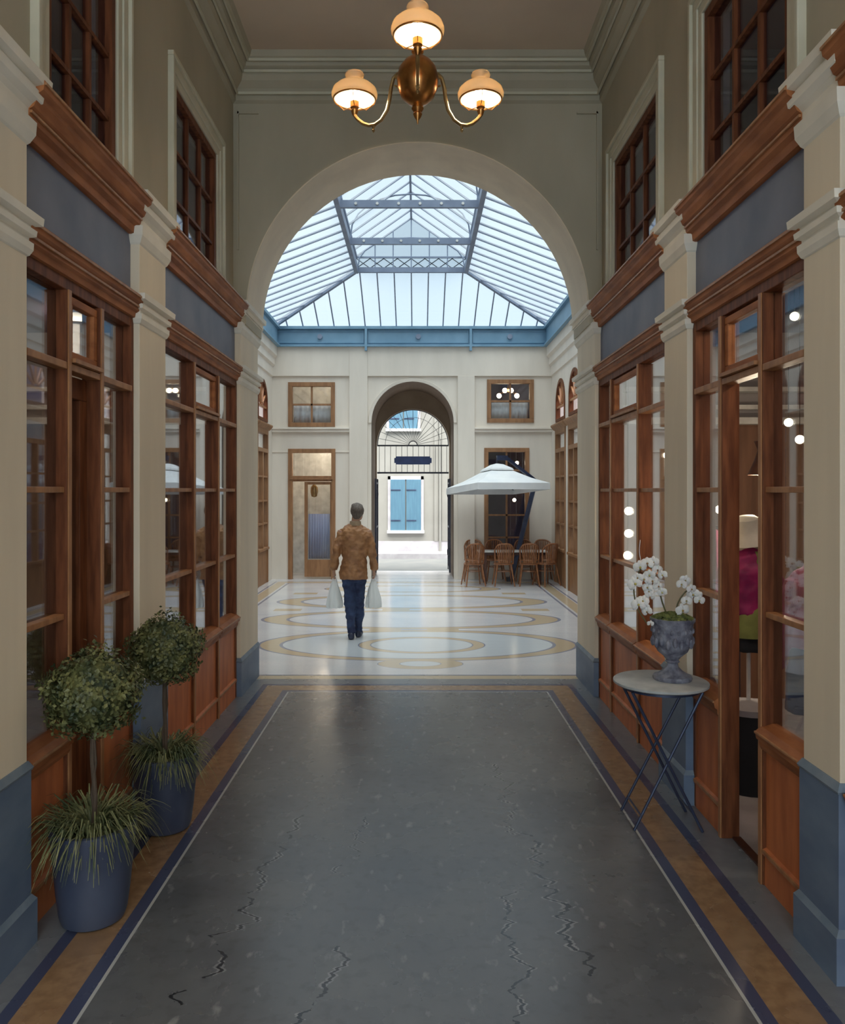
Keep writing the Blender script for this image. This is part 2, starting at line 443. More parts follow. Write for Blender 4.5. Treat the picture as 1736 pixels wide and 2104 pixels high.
WIN = {-1: [(3.66, 4.50), (5.59, 6.74), (-0.2, 1.4)], 1: [(3.65, 4.74), (5.66, 6.89), (-0.2, 1.4)]}
for s, nm in ((-1, 'left'), (1, 'right')):
    mb = MB()
    ys = Y_BACK
    for a, b in sorted(WIN[s]):
        mb.box(s * 1.74, s * 1.90, ys, a, 3.40, CEIL); mb.box(s * 1.74, s * 1.90, a, b, 4.84, CEIL); mb.box(s * 1.74, s * 1.90, a, b, 3.40, 3.68); ys = b
    mb.box(s * 1.74, s * 1.90, ys, Y_ARCH, 3.40, CEIL)
    mb.box(s * 1.74, s * 1.90, Y_BACK, 0.4, 0, 3.4)
    struct('wall_' + nm, mb, M['plaster'])
    # rooms over the shops and the shops themselves
    mb = MB(); mb.box(s * 3.7, s * 3.8, 0.3, 7.3, 3.5, 5.4); mb.box(s * 1.9, s * 3.7, 0.3, 7.3, 5.3, 5.4)
    mb.box(s * 1.9, s * 3.7, 0.2, 0.3, 3.5, 5.4); mb.box(s * 1.9, s * 3.7, 7.25, 7.33, 3.5, 5.4)
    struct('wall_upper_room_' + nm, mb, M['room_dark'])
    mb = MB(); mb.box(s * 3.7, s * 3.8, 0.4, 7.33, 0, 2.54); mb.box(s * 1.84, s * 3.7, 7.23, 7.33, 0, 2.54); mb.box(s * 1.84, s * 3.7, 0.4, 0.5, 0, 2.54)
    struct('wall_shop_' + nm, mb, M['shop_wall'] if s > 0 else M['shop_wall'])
    mb = MB(); mb.box(s * 3.7, s * 3.8, 0.4, 7.33, 2.54, 3.40); mb.box(s * 1.84, s * 3.7, 7.25, 7.33, 2.54, 3.40); mb.box(s * 1.84, s * 3.7, 0.4, 0.48, 2.54, 3.4)
    struct('wall_shop_upper_' + nm, mb, M['shop_plaster'])
    mb = MB(); mb.box(s * 3.63, s * 3.7, 0.5, 7.2, 2.54, 2.60); mb.box(s * 1.9, s * 3.63, 7.12, 7.25, 2.54, 2.60); mb.box(s * 1.9, s * 3.63, 7.17, 7.25, 2.68, 2.72); mb.box(s * 1.9, s * 3.63, 7.13, 7.25, 2.84, 2.88)
    struct('trim_shop_' + nm, mb, M['white_paint'])
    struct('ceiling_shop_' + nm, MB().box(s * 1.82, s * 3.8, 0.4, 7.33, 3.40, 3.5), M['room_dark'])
    struct('floor_shop_' + nm, MB().box(s * 1.80, s * 3.8, 0.4, 7.33, -0.1, 0), M['stone_grey'])

# arch wall between gallery and court
N = 48
mb = MB()
TOPZ = 6.7
arc = [(RA * math.cos(PI * i / N), ZS + RA * math.sin(PI * i / N)) for i in range(N + 1)]
for y in (Y_ARCH, Y_COURT):
    for i in range(N):
        (xa, za), (xb, zb) = arc[i], arc[i + 1]
        mb.quad((xa, y, za), (xb, y, zb), (xb, y, TOPZ), (xa, y, TOPZ))
for s in (-1, 1):
    mb.box(s * RA, s * 1.92, Y_ARCH, Y_COURT, 3.5, TOPZ)
    mb.box(s * 1.78, s * 3.9, Y_ARCH - .01, Y_COURT, 0, TOPZ)
struct('wall_back', mb, M['plaster'])
mb = MB()
for i in range(N):
    (xa, za), (xb, zb) = arc[i], arc[i + 1]
    ka, kb = (RA - .012) / RA, (RA - .012) / RA
    P = lambda x, z, k: (x * k, ZS + (z - ZS) * k)
    a1, b1 = P(xa, za, ka), P(xb, zb, kb)
    mb.quad((a1[0], Y_ARCH - .01, a1[1]), (b1[0], Y_ARCH - .01, b1[1]), (b1[0], Y_COURT + .01, b1[1]), (a1[0], Y_COURT + .01, a1[1]))
    mb.quad((a1[0], Y_ARCH - .01, a1[1]), (b1[0], Y_ARCH - .01, b1[1]), (xb, Y_ARCH - .01, zb), (xa, Y_ARCH - .01, za))
    mb.quad((a1[0], Y_COURT + .01, a1[1]), (b1[0], Y_COURT + .01, b1[1]), (xb, Y_COURT + .01, zb), (xa, Y_COURT + .01, za))
struct('trim_2', mb, M['pier'], True)

# raised line of panel moulding on the arch wall
mb = MB()
for s in (-1, 1):
    mb.box(s * 1.70, s * 1.685, Y_ARCH - .018, Y_ARCH, 4.2, 5.50)
    mb.box(s * 1.70, s * 1.50, Y_ARCH - .018, Y_ARCH, 5.48, 5.50)
struct('trim_3', mb, M['plaster'])

# plaster piers with two-stage white capitals and blue plinths
CAPL = [(0.0, 2.925), (0.010, 2.93), (0.026, 2.955), (0.028, 2.985), (0.008, 2.99), (0.008, 3.005), (0.038, 3.015), (0.042, 3.04), (0.022, 3.046), (0.024, 3.056), (0.066, 3.066), (0.07, 3.10), (0.0, 3.108)]
CAPU = [(0.0, 3.40), (0.012, 3.41), (0.036, 3.45), (0.040, 3.505), (0.008, 3.512), (0.008, 3.555), (0.030, 3.575), (0.064, 3.595), (0.070, 3.63), (0.050, 3.636), (0.052, 3.648), (0.100, 3.656), (0.104, 3.70), (0.0, 3.71)]
CAPL = [(p * .72, z) for p, z in CAPL]
CAPU = [(p * .72, z) for p, z in CAPU]


def ring(s, x0, x1, y0, y1, prof, both=True):
    return [[(s * (x0 - p), y0 - p, z), (s * x1, y0 - p, z), (s * x1, y1 + (p if both else 0), z), (s * (x0 - p), y1 + (p if both else 0), z)] for p, z in prof]


def pier(s, y0, y1, n, plinth=0.78):
    o = empty('trim_%d' % n, (s * 1.66, (y0 + y1) / 2, 0), kind='structure')
    MB().box(s * 1.66, s * 1.80, y0, y1, 0, 3.69).build('shaft', M['pier'], o, bevel=.004)
    MB().loft(ring(s, 1.66, 1.79, y0, y1, CAPL)).build('lower_capital', M['moulding'], o)
    MB().loft(ring(s, 1.66, 1.79, y0, y1, CAPU)).build('upper_capital', M['moulding'], o)
    MB().loft(ring(s, 1.66, 1.79, y0, y1, [(0.012, 0), (0.012, plinth - .04)])).build('plinth', M['navy'], o)
    MB().loft(ring(s, 1.66, 1.79, y0, y1, [(0.016, plinth - .04), (0.02, plinth - .03), (0.004, plinth)])).build('plinth_cap', M['navy_top'], o)
    if plinth > .5:
        MB().loft(ring(s, 1.66, 1.79, y0, y1, [(0.030, 0), (0.030, .185)])).build('plinth_base', M['navy'], o)
        MB().loft(ring(s, 1.66, 1.79, y0, y1, [(0.030, .185), (0.013, .21)])).build('plinth_bevel', M['navy_top'], o)
    return o


pier(-1, 2.62, 3.31, 11); pier(1, 3.06, 3.35, 12)
pier(-1, 4.65, 5.13, 13); pier(1, 4.80, 5.24, 14)
pier(-1, 7.30, 8.09, 15, .36); pier(1, 7.30, 8.09, 16, .36)
pier(-1, 0.3, 1.0, 17); pier(1, 0.3, 1.0, 18)


# ------------------------------------------------------------------ shopfronts
def shopfront(s, y0, y1, posts, label, mode):
    """posts: y centres of the two mullions; mode: 'window', 'door' (closed leaf), 'open' (open doorway) for the middle bay"""
    t = empty('shopfront', (s * 1.70, (y0 + y1) / 2, 0), label, 'shopfront', 'timber shopfronts along the gallery')
    X = lambda a: s * a
    B = lambda *a: MB().box(*a)
    pw = .045
    cols = [(y0 + .05, posts[0] - pw / 2), (posts[0] + pw / 2, posts[1] - pw / 2), (posts[1] + pw / 2, y1 - .05)]
    fr = MB(); fr.box(X(1.695), X(1.82), y0, y0 + .05, 0, 2.97); fr.box(X(1.695), X(1.82), y1 - .05, y1, 0, 2.97); fr.box(X(1.695), X(1.82), y0 + .05, y1 - .05, 2.90, 2.99)
    fr.build('frame', M['wood'], t, bevel=.004)
    for p in posts:
        B(X(1.688), X(1.785), p - pw / 2, p + pw / 2, 0, 2.90).build('mullion', M['wood'], t, bevel=.004)
        B(X(1.680), X(1.688), p - pw / 2 + .008, p + pw / 2 - .008, 0.0, 2.90).build('mullion_bead', M['wood_bar'], t)
    for i, (a, b) in enumerate(cols):
        mid = i == 1
        B(X(1.685), X(1.76), a, b, 2.515, 2.55).build('transom_bar', M['wood_bar'], t, bevel=.004)
        if mid:
            h = MB()
            z0, z1 = 2.575, 2.885
            for q in ((a + .005, b - .005, z0, z0 + .04), (a + .005, b - .005, z1 - .04, z1), (a + .005, a + .05, z0 + .04, z1 - .04), (b - .05, b - .005, z0 + .04, z1 - .04)):
                h.box(X(1.70), X(1.745), *q)
            hp = h.build('hopper_window', M['wood_cornice'], t, bevel=.004)
            MB().box(X(1.72), X(1.726), a + .05, b - .05, z0 + .04, z1 - .04).build('pane', M['glass'], hp)
            B(X(1.665), X(1.72), a + .005, b - .005, 2.555, 2.575).build('hopper_sill', M['wood_bar'], t)
        else:
            B(X(1.74), X(1.746), a, b, 2.55, 2.90).build('pane', M['glass'], t)
        if mid and mode != 'window':
            if mode == 'door':
                lf = MB()
                for q in ((a + .003, b - .003, .02, .70), (a + .003, b - .003, 2.40, 2.51), (a + .003, a + .09, .70, 2.40), (b - .09, b - .003, .70, 2.40)):
                    lf.box(X(1.755), X(1.80), *q)
                d = lf.build('door_leaf', M['wood'], t, bevel=.004)
                MB().box(X(1.775), X(1.781), a + .09, b - .09, .70, 2.40).build('pane', M['glass'], d)
                MB().tube([(X(1.75), b - .05, 1.0), (X(1.72), b - .05, 1.0), (X(1.72), b - .12, 1.0)], .009).build('door_handle', M['brass'], d)
            else:
                B(X(1.745), X(1.79), a + .001, b - .001, -.001, .012).build('threshold', M['wood_dark'], t)
            continue
        for z in (1.31, 1.92):
            B(X(1.70), X(1.748), a, b, z, z + .028).build('glazing_bar', M['wood_bar'], t, bevel=.003)
        B(X(1.74), X(1.746), a, b, .78, 2.515).build('pane', M['glass'], t)
        B(X(1.705), X(1.79), a, b, 0, .70).build('lower_panel', M['wood_panel'], t)
        MB().loft([[(X(1.705), a, z), (X(1.705), b, z), (X(1.705 - p), b, z), (X(1.705 - p), a, z)] for p, z in ((0.008, 0), (.008, .15), (.022, .155), (.022, .175), (.001, .185))]).build('skirting', M['wood_panel'], t)
        MB().box(X(1.681), X(1.70), a, b, .158, .178).build('skirting_bead', M['wood_bar'], t, bevel=.003)
        pr = [(0.0, .655), (.022, .665), (.03, .685), (.03, .705), (.045, .715), (.05, .74), (.05, .752), (.02, .775), (-.03, .79)]
        MB().loft([[(X(1.76), a - .012, z), (X(1.76), b + .012, z), (X(1.705 - p), b + .012, z), (X(1.705 - p), a - .012, z)] for p, z in pr]).build('sill', M['wood_cornice'], t)
        MB().box(X(1.648), X(1.66), a - .012, b + .012, .742, .754).build('sill_bead', M['wood_bar'], t, bevel=.003)
    pr = [(0.0, 2.955), (.02, 2.96), (.025, 2.99), (.04, 3.00), (.042, 3.03), (.06, 3.045), (.065, 3.07), (.065, 3.085), (0.0, 3.095)]
    MB().loft([[(X(1.75), y0, z), (X(1.75), y1, z), (X(1.70 - p), y1, z), (X(1.70 - p), y0, z)] for p, z in pr]).build('lower_cornice', M['wood_cornice'], t)
    B(X(1.715), X(1.78), y0, y1, 3.09, 3.50).build('fascia_board', M['fascia'], t)
    pr = [(0.0, 3.455), (.015, 3.46), (.02, 3.50), (.045, 3.515), (.05, 3.535), (.05, 3.555), (.068, 3.565), (.085, 3.60), (.088, 3.62), (.11, 3.635), (.115, 3.66), (.115, 3.675), (-.06, 3.69)]
    MB().loft([[(X(1.75), y0, z), (X(1.75), y1, z), (X(1.70 - p), y1, z), (X(1.70 - p), y0, z)] for p, z in pr]).build('upper_cornice', M['wood_cornice'], t)
    for x_, z_ in ((1.768, 3.072), (1.746, 3.022), (1.818, 3.662), (1.756, 3.545)):
        x_ = 3.40 - x_      # edge highlights, put in as strips of lighter wood colour
        MB().box(X(x_ - .004), X(x_ + .006), y0 + .002, y1 - .002, z_ - .006, z_ + .006).build('cornice_highlight', M['wood_bar'], t)
    return t


shopfront(-1, 3.31, 4.65, (3.77, 4.16), 'dark timber shopfront with a closed narrow door, behind the two topiary pots, left side', 'door')
shopfront(-1, 5.13, 7.30, (5.89, 6.60), 'left timber shopfront beyond the potted trees, next to the big arch', 'window')
shopfront(1, 3.35, 4.80, (3.83, 4.34), 'right timber shopfront with an open doorway showing the dressed mannequin', 'open')
shopfront(1, 5.24, 7.30, (5.97, 6.80), 'right timber shopfront behind the orchid urn, next to the big arch', 'window')
shopfront(-1, 1.0, 2.62, (1.6, 2.1), 'left timber shopfront at the near edge', 'window')
shopfront(1, 1.0, 3.06, (1.7, 2.4), 'timber shopfront corner cut by the right edge of the picture', 'window')


# ------------------------------------------------------------------ upper windows with moulded surrounds
def upper_window(s, y0, y1, n):
    w = empty('window_%d' % n, (s * 1.74, (y0 + y1) / 2, 3.68), kind='structure')
    z0, z1 = 3.68, 4.84
    X = lambda a: s * a
    f = MB(); t = .055
    for q in ((y0, y1, z0, z0 + t), (y0, y1, z1 - t, z1), (y0, y0 + t, z0 + t, z1 - t), (y1 - t, y1, z0 + t, z1 - t)): f.box(X(1.745), X(1.84), *q)
    f.build('window_frame', M['wood'], w, bevel=.004)
    for k in (1, 2):
        y = y0 + t + (y1 - y0 - 2 * t) * k / 3
        MB().box(X(1.765), X(1.80), y - .013, y + .013, z0 + t, z1 - t).build('glazing_bar', M['wood'], w)
        z = 3.69 + .36 * k
        MB().box(X(1.762), X(1.80), y0 + t, y1 - t, z - .012, z + .012).build('glazing_bar', M['wood'], w)
    MB().box(X(1.785), X(1.79), y0 + t, y1 - t, z0 + t, z1 - t).build('pane', M['glass_up'], w)
    sr = MB()
    for a, b, p in ((.0, .06, .012), (.06, .13, .022), (.13, .165, .042)):
        for q in ((y0 - b, y1 + b, z1 + a, z1 + b), (y0 - b, y0 - a, z0, z1 + a), (y1 + a, y1 + b, z0, z1 + a)): sr.box(X(1.745), X(1.74 - p), *q)
    sr.build('surround', M['bead'], w, bevel=.006)


k = 1
for s in (-1, 1):
    for a, b in WIN[s]:
        upper_window(s, a, b, k); k += 1

# ------------------------------------------------------------------ court walls
mb = MB()
ZT = 5.10
W_L = [(-2.82, -1.80, 3.32, 4.29), (-2.82, -1.79, 0.0, 2.84)]
W_R = [(1.51, 2.53, 3.41, 4.35), (1.45, 2.43, 0.42, 2.86)]
PR, PZ = 0.896, 3.41            # passage radius and springing
YB0, YB1 = Y_FAR, Y_FAR + .14


def holed(mb, x0, x1, z0, z1, holes, y0, y1):
    """wall panel with stacked holes that share roughly one x span"""
    hx0, hx1 = min(h[0] for h in holes), max(h[1] for h in holes)
    mb.box(x0, hx0, y0, y1, z0, z1); mb.box(hx1, x1, y0, y1, z0, z1)
    z = z0
    for h in sorted(holes, key=lambda q: q[2]):
        if h[2] > z: mb.box(hx0, hx1, y0, y1, z, h[2])
        if h[0] > hx0: mb.box(hx0, h[0], y0, y1, h[2], h[3])
        if h[1] < hx1: mb.box(h[1], hx1, y0, y1, h[2], h[3])
        z = h[3]
    mb.box(hx0, hx1, y0, y1, z, z1)


holed(mb, XL - .3, XC - PR, 0, ZT, W_L, YB0, YB1)
holed(mb, XC + PR, XR + .3, 0, ZT, W_R, YB0, YB1)
for i in range(24):
    a0, a1 = PI * i / 24, PI * (i + 1) / 24
    p0 = (XC + PR * math.cos(a0), PZ + PR * math.sin(a0)); p1 = (XC + PR * math.cos(a1), PZ + PR * math.sin(a1))
    mb.quad((p0[0], YB0, p0[1]), (p1[0], YB0, p1[1]), (p1[0], YB0, ZT), (p0[0], YB0, ZT))
struct('wall_far', mb, M['cream'])
# pilaster strips, frieze, string courses, archivolt of the far wall
mb = MB()
mb.box(-1.485, -1.09, YB0 - .06, YB0, 0, ZT)
mb.box(0.87, 1.24, YB0 - .06, YB0, 0, 4.42)
mb.box(XL, -1.485, YB0 - .05, YB0, 4.42, ZT); mb.box(-1.09, XR, YB0 - .05, YB0, 4.42, ZT)
struct('trim_21', mb, M['cream'], bevel=.004)
mb = MB()
for a, b in ((XL, -1.485), (1.24, XR)):
    mb.box(a, b, YB0 - .10, YB0, 3.26, 3.30); mb.box(a, b, YB0 - .07, YB0, 3.20, 3.26)
mb.box(XL, -1.485, YB0 - .02, YB0, 2.76, 2.79)
struct('trim_22', mb, M['cream'], bevel=.006)
mb = MB()
ls = []
for i in range(33):
    a = PI * i / 32; c, s_ = math.cos(a), math.sin(a)
    ls.append([(XC + r * c, y, PZ + r * s_) for r, y in ((PR, YB0), (PR, YB0 - .03), (PR + .06, YB0 - .04), (PR + .07, YB0))])
mb.loft(ls)
struct('trim_23', mb, M['cream'], True)
# passage: vault, jambs, far arch at Y2
Y2 = 18.5; PZ2 = 3.0
mb = MB(); ls = []
for i in range(33):
    a = PI * i / 32
    ls.append([(XC + PR * math.cos(a), YB0 + .0, PZ + PR * math.sin(a)), (XC + PR * math.cos(a), Y2, PZ + PR * math.sin(a))])
for i in range(32): mb.quad(ls[i][0], ls[i + 1][0], ls[i + 1][1], ls[i][1])
for s in (-1, 1): mb.box(XC + s * PR, XC + s * (PR + .1), YB0 + .001, Y2, 0, PZ + .2)
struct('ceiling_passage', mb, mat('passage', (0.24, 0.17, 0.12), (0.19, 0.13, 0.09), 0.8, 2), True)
mb = MB(); RI = PR - .03
for i in range(32):
    a0, a1 = PI * i / 32, PI * (i + 1) / 32
    p0 = (XC + RI * math.cos(a0), PZ2 + RI * math.sin(a0)); p1 = (XC + RI * math.cos(a1), PZ2 + RI * math.sin(a1))
    for y in (Y2, Y2 + .2): mb.quad((p0[0], y, p0[1]), (p1[0], y, p1[1]), (p1[0], y, 4.5), (p0[0], y, 4.5))
    mb.quad((p0[0], Y2, p0[1]), (p1[0], Y2, p1[1]), (p1[0], Y2 + .2, p1[1]), (p0[0], Y2 + .2, p0[1]))
for s in (-1, 1): mb.box(XC + s * RI, XC + s * 3.5, Y2, Y2 + .2, 0, 4.5)
mb.box(XC - 3.5, XC + 3.5, Y2, Y2 + .2, 4.5, 5.65)
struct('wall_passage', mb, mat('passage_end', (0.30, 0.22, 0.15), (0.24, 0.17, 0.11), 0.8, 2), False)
# rooms behind the far wall
for n_, a, b in (('left', XL - .2, XC - PR - .12), ('right', XC + PR + .12, XR + .2)):
    mb = MB(); mb.box(a, b, 18.35, 18.45, 0, 5); mb.box(a - .1, a, YB1, 18.45, 0, 5); mb.box(b, b + .02, YB1, 18.45, 0, 5); mb.box(a, b, YB1, 18.4, 3.02, 3.12); mb.box(a, b, YB1, 18.4, 4.9, 5)
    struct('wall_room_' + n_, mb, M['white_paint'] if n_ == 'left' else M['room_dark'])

# side walls of the court with an arcade of timber fronts and fan windows
BAYS = [15.9 - 1.40 * i for i in range(6)]
for s, X0, nm in ((-1, XL, 'left'), (1, XR, 'right')):
    mb = MB(); X1 = X0 + s * .16
    mb.box(X0, X1, Y_COURT, YB1, 4.3, 5.5)
    edges = sorted([(y - .56, y + .56) for y in BAYS])
    ys = Y_COURT
    for a, b in edges:
        mb.box(X0, X1, ys, a, 0, 4.3); mb.box(X0, X1, a, b, 3.24, 3.36)
        r = .50; yc = (a + b) / 2; zs = 3.72
        mb.box(X0, X1, a, yc - r, 3.36, 4.3); mb.box(X0, X1, yc + r, b, 3.36, 4.3)
        for i in range(16):
            t0, t1 = PI * i / 16, PI * (i + 1) / 16
            mb.quad((X0, yc + r * math.cos(t0), zs + r * math.sin(t0)), (X0, yc + r * math.cos(t1), zs + r * math.sin(t1)), (X0, yc + r * math.cos(t1), 4.3), (X0, yc + r * math.cos(t0), 4.3))
        ys = b
    mb.box(X0, X1, ys, YB1, 0, 4.3)
    struct('wall_court_' + nm, mb, M['cream'])
    mb = MB()
    mb.loft([[(X0, Y_COURT, z), (X0, Y_FAR - .05, z), (X0 - s * p, Y_FAR - .05, z), (X0 - s * p, Y_COURT, z)] for p, z in ((0, 4.40), (.03, 4.42), (.03, 4.62), (.07, 4.66), (.07, 4.80), (.12, 4.85), (.12, 5.05), (0, 5.06))])
    struct('trim_court_' + nm, mb, M['cream'])
    mb = MB(); mb.box(X0 + s * .9, X0 + s * 1.0, Y_COURT, YB1, 0, 5.0)
    struct('wall_court_room_' + nm, mb, M['room_dark'])


def court_front():
    """built for the right-hand wall, facing -x, origin at wall face and bay centre"""
    t = empty('arcade_shopfront', (0, 0, 0))
    f = MB(); a, b = -.555, .555
    for q in ((a, a + .07, 0, 3.2), (b - .07, b, 0, 3.2), (a + .07, b - .07, 2.72, 2.80), (a + .07, b - .07, 3.10, 3.2), (-.03, .03, .75, 2.72)): f.box(-.02, .08, *q)
    f.build('frame', M['wood_light'], t, bevel=.004)
    for z in (1.25, 1.72, 2.22):
        MB().box(-.012, .05, a + .07, b - .07, z - .018, z + .018).build('glazing_bar', M['wood_light'], t)
    MB().box(.035, .04, a + .07, b - .07, .75, 3.10).build('pane', M['glass'], t)
    MB().box(.0, .06, a + .07, b - .07, 0, .70).build('lower_panel', M['wood_light'], t)
    MB().box(-.05, .06, a + .05, b - .05, .70, .75).build('sill', M['wood_light'], t, bevel=.005)
    MB().loft([[(.06, -.68, z), (.06, .68, z), (-p, .68, z), (-p, -.68, z)] for p, z in ((.02, 3.2), (.05, 3.23), (.09, 3.28), (.09, 3.31), (0, 3.32))]).build('cornice', M['wood_light'], t)
    return t


def fan_window():
    t = empty('arched_window', (0, 0, 0))
    r = .50
    ls = []
    for i in range(21):
        q = PI * i / 20
        ls.append([(x, k * math.cos(q), .36 + k * math.sin(q)) for x, k in ((-.02, r), (-.02, r - .07), (.07, r - .07), (.07, r))])
    f = MB().loft(ls)
    f.box(-.02, .07, -r, -r + .07, 0, .36); f.box(-.02, .07, r - .07, r, 0, .36); f.box(-.02, .07, -r + .07, r - .07, 0, .06)
    f.build('frame', M['wood'], t)
    for q in (30, 60, 90, 120, 150):
        MB().bar((.02, .08 * math.cos(R(q)), .30 + .08 * math.sin(R(q))), (.02, .46 * math.cos(R(q)), .33 + .46 * math.sin(R(q))), .03, .03, (1, 0, 0)).build('glazing_bar', M['wood_bar'], t)
    MB().box(0, .04, -.43, .43, .28, .32).build('glazing_bar', M['wood_bar'], t)
    g = MB(); g.v = [(.03, r * .9 * math.cos(PI * i / 16), .36 + r * .9 * math.sin(PI * i / 16)) for i in range(17)] + [(.03, -r * .9, .05), (.03, r * .9, .05)]
    g.f = [tuple(range(19))]
    g.build('pane', M['glass_up'], t)
    return t


cf, fw = court_front(), fan_window()
ORD = ['at the far corner', 'second from the far corner', 'third from the far corner', 'fourth from the far corner', 'fifth from the far corner', 'nearest the big arch']
first = True
for s, X0, nm in ((1, XR, 'right'), (-1, XL, 'left')):
    for i, y in enumerate(BAYS):
        for proto, z, lab, cat, grp in ((cf, 0, 'brown timber shopfront under a cornice, %s side of court, ' % nm, 'shopfront', 'shopfronts around the court'), (fw, 3.36, 'small brown arched fan window, %s court wall, ' % nm, 'window', 'arched windows of the court')):
            o = proto if first else copy_tree(proto)
            tag(o, lab + ORD[i], cat, grp)
            o.location = (X0, y, z); o.rotation_euler = (0, 0, 0 if s > 0 else PI)
        first = False


# ------------------------------------------------------------------ openings of the far wall
def court_window(x0, x1, z0, z1, bars, n, fw_=.09):
    w = empty('window_%d' % n, ((x0 + x1) / 2, YB0, z0), kind='structure')
    f = MB()
    for q in ((x0, x1, z0, z0 + fw_), (x0, x1, z1 - fw_, z1), (x0, x0 + fw_, z0 + fw_, z1 - fw_), (x1 - fw_, x1, z0 + fw_, z1 - fw_)): f.box(q[0], q[1], YB0 - .03, YB0 + .10, q[2], q[3])
    f.build('window_frame', M['wood_light'], w, bevel=.005)
    MB().box((x0 + x1) / 2 - .02, (x0 + x1) / 2 + .02, YB0 + .01, YB0 + .05, z0 + fw_, z1 - fw_).build('glazing_bar', M['wood_light'], w)
    for k in range(1, bars):
        z = z0 + (z1 - z0) * k / bars
        MB().box(x0 + fw_, x1 - fw_, YB0 + .01, YB0 + .05, z - .02, z + .02).build('glazing_bar', M['wood_light'], w)
    MB().box(x0 + fw_, x1 - fw_, YB0 + .03, YB0 + .035, z0 + fw_, z1 - fw_).build('pane', M['glass'], w)
    return w


court_window(*W_L[0], 2, 21); court_window(*W_R[0], 2, 22); court_window(*W_R[1], 5, 23)
# half-height net curtain in upper left window, white blinds in the upper right
for x0, x1, z0, z1, nm, lb in ((-2.72, -1.9, 3.42, 3.80, 'net_curtain', 'pale half curtain in the square upper window above the court door'),
                              (1.62, 2.42, 3.51, 3.86, 'net_curtain', 'pale half curtain in the square upper window above the umbrella')):
    m_ = MB(); n = 40
    m_.loft([[(x0 + (x1 - x0) * i / n, YB0 + .12 + .012 * math.sin(i * 1.3), z) for i in range(n + 1)] for z in (z0, z1)], False, False)
    o = m_.build(nm, M['cloth_white'], None, True); o.modifiers.new('solid', 'SOLIDIFY').thickness = .003
    tag(o, lb, 'curtain', 'half curtains')

# door of the left shop in the far wall
d = empty('door_1', (-2.3, YB0, 0), kind='structure')
x0, x1 = -2.82, -1.79
f = MB()
for q in ((x0, x0 + .09, 0, 2.84), (x1 - .09, x1, 0, 2.84), (x0 + .09, x1 - .09, 2.75, 2.84), (x0 + .09, x1 - .09, 2.13, 2.25)): f.box(q[0], q[1], YB0 - .03, YB0 + .10, q[2], q[3])
f.build('door_frame', M['wood_light'], d, bevel=.005)
MB().box(x0 + .05, x1 - .05, YB0 - .06, YB0, 2.17, 2.21).build('ledge', M['wood_light'], d)
MB().box(x0 + .09, x1 - .09, YB0 + .03, YB0 + .035, 2.25, 2.75).build('pane', M['glass'], d)
lx0, lx1 = -2.47, x1 - .09
f = MB()
for q in ((lx0, lx0 + .07, .05, 2.12), (lx1 - .03, lx1, .05, 2.12), (lx0 + .07, lx1 - .03, .05, .42), (lx0 + .07, lx1 - .03, 2.06, 2.12)): f.box(q[0], q[1], YB0 + .02, YB0 + .07, q[2], q[3])
lf = f.build('door_leaf', M['wood_light'], d, bevel=.004)
MB().box(lx0 + .07, lx1 - .03, YB0 + .04, YB0 + .045, .42, 2.06).build('pane', M['glass'], lf)
m_ = MB(); n = 60
m_.loft([[(lx0 + .08 + (lx1 - lx0 - .12) * i / n, YB0 + .09 + .012 * math.sin(i * .9), z) for i in range(n + 1)] for z in (.44, 1.42)], False, False)
o = m_.build('door_curtain', M['curtain'], None, True); o.modifiers.new('solid', 'SOLIDIFY').thickness = .003
tag(o, 'blue grey pleated curtain on the glass door of the court', 'curtain')
o = MB().lathe([(.005, 1.78), (.06, 1.80), (.085, 1.90), (.08, 2.0), (.03, 2.06)], -2.28, YB0 + .2, 14).build('wall_lantern', M['brass_pale'], None, True)
tag(o, 'small shield-shaped lantern seen through the court door glass', 'lantern')

# passage grille with fan, sign and two gate leaves
g = empty('fan_grille', (XC, Y2 - .1, 2.45), 'iron fan grille with radiating rays filling the top of the far passage arch', 'grille')
yg = Y2 - .10
RG = PR - .05
ls = [[(XC + r * math.cos(PI * i / 32), y, PZ2 + r * math.sin(PI * i / 32)) for r, y in ((RG, yg), (RG, yg - .02), (RG - .02, yg - .02), (RG - .02, yg))] for i in range(33)]
MB().loft(ls).build('rim', M['iron'], g)
ls = [[(XC + r * math.cos(PI * i / 16), y, PZ2 + r * math.sin(PI * i / 16)) for r, y in ((.11, yg), (.11, yg - .02), (.09, yg - .02), (.09, yg))] for i in range(17)]
MB().loft(ls).build('hub_ring', M['iron'], g)
ls = [[(XC + r * math.cos(PI * i / 32), y, PZ2 + r * math.sin(PI * i / 32)) for r, y in ((.66, yg), (.66, yg - .01), (.652, yg - .01), (.652, yg))] for i in range(33)]
MB().loft(ls).build('middle_ring', M['iron'], g)
for i in range(1, 16):
    a = PI * i / 16
    MB().tube([(XC + .1 * math.cos(a), yg - .01, PZ2 + .1 * math.sin(a)), (XC + (RG - .01) * math.cos(a), yg - .01, PZ2 + (RG - .01) * math.sin(a))], .005, 5).build('ray', M['iron'], g)
MB().box(XC - RG, XC + RG, yg - .025, yg + .01, PZ2 - .025, PZ2 + .01).build('cross_rail', M['iron'], g)
MB().box(XC - RG, XC + RG, yg - .025, yg + .01, 2.33, 2.37).build('cross_rail', M['iron'], g)
for i in range(13):
    x = XC - RG + .05 + i * (2 * RG - .1) / 12
    MB().tube([(x, yg - .01, 2.36), (x, yg - .01, PZ2 - .02)], .006, 5).build('upright_bar', M['iron'], g)
sg = MB()
sx0, sx1, sz0, sz1, k = XC - .44, XC + .44, 2.545, 2.735, .035
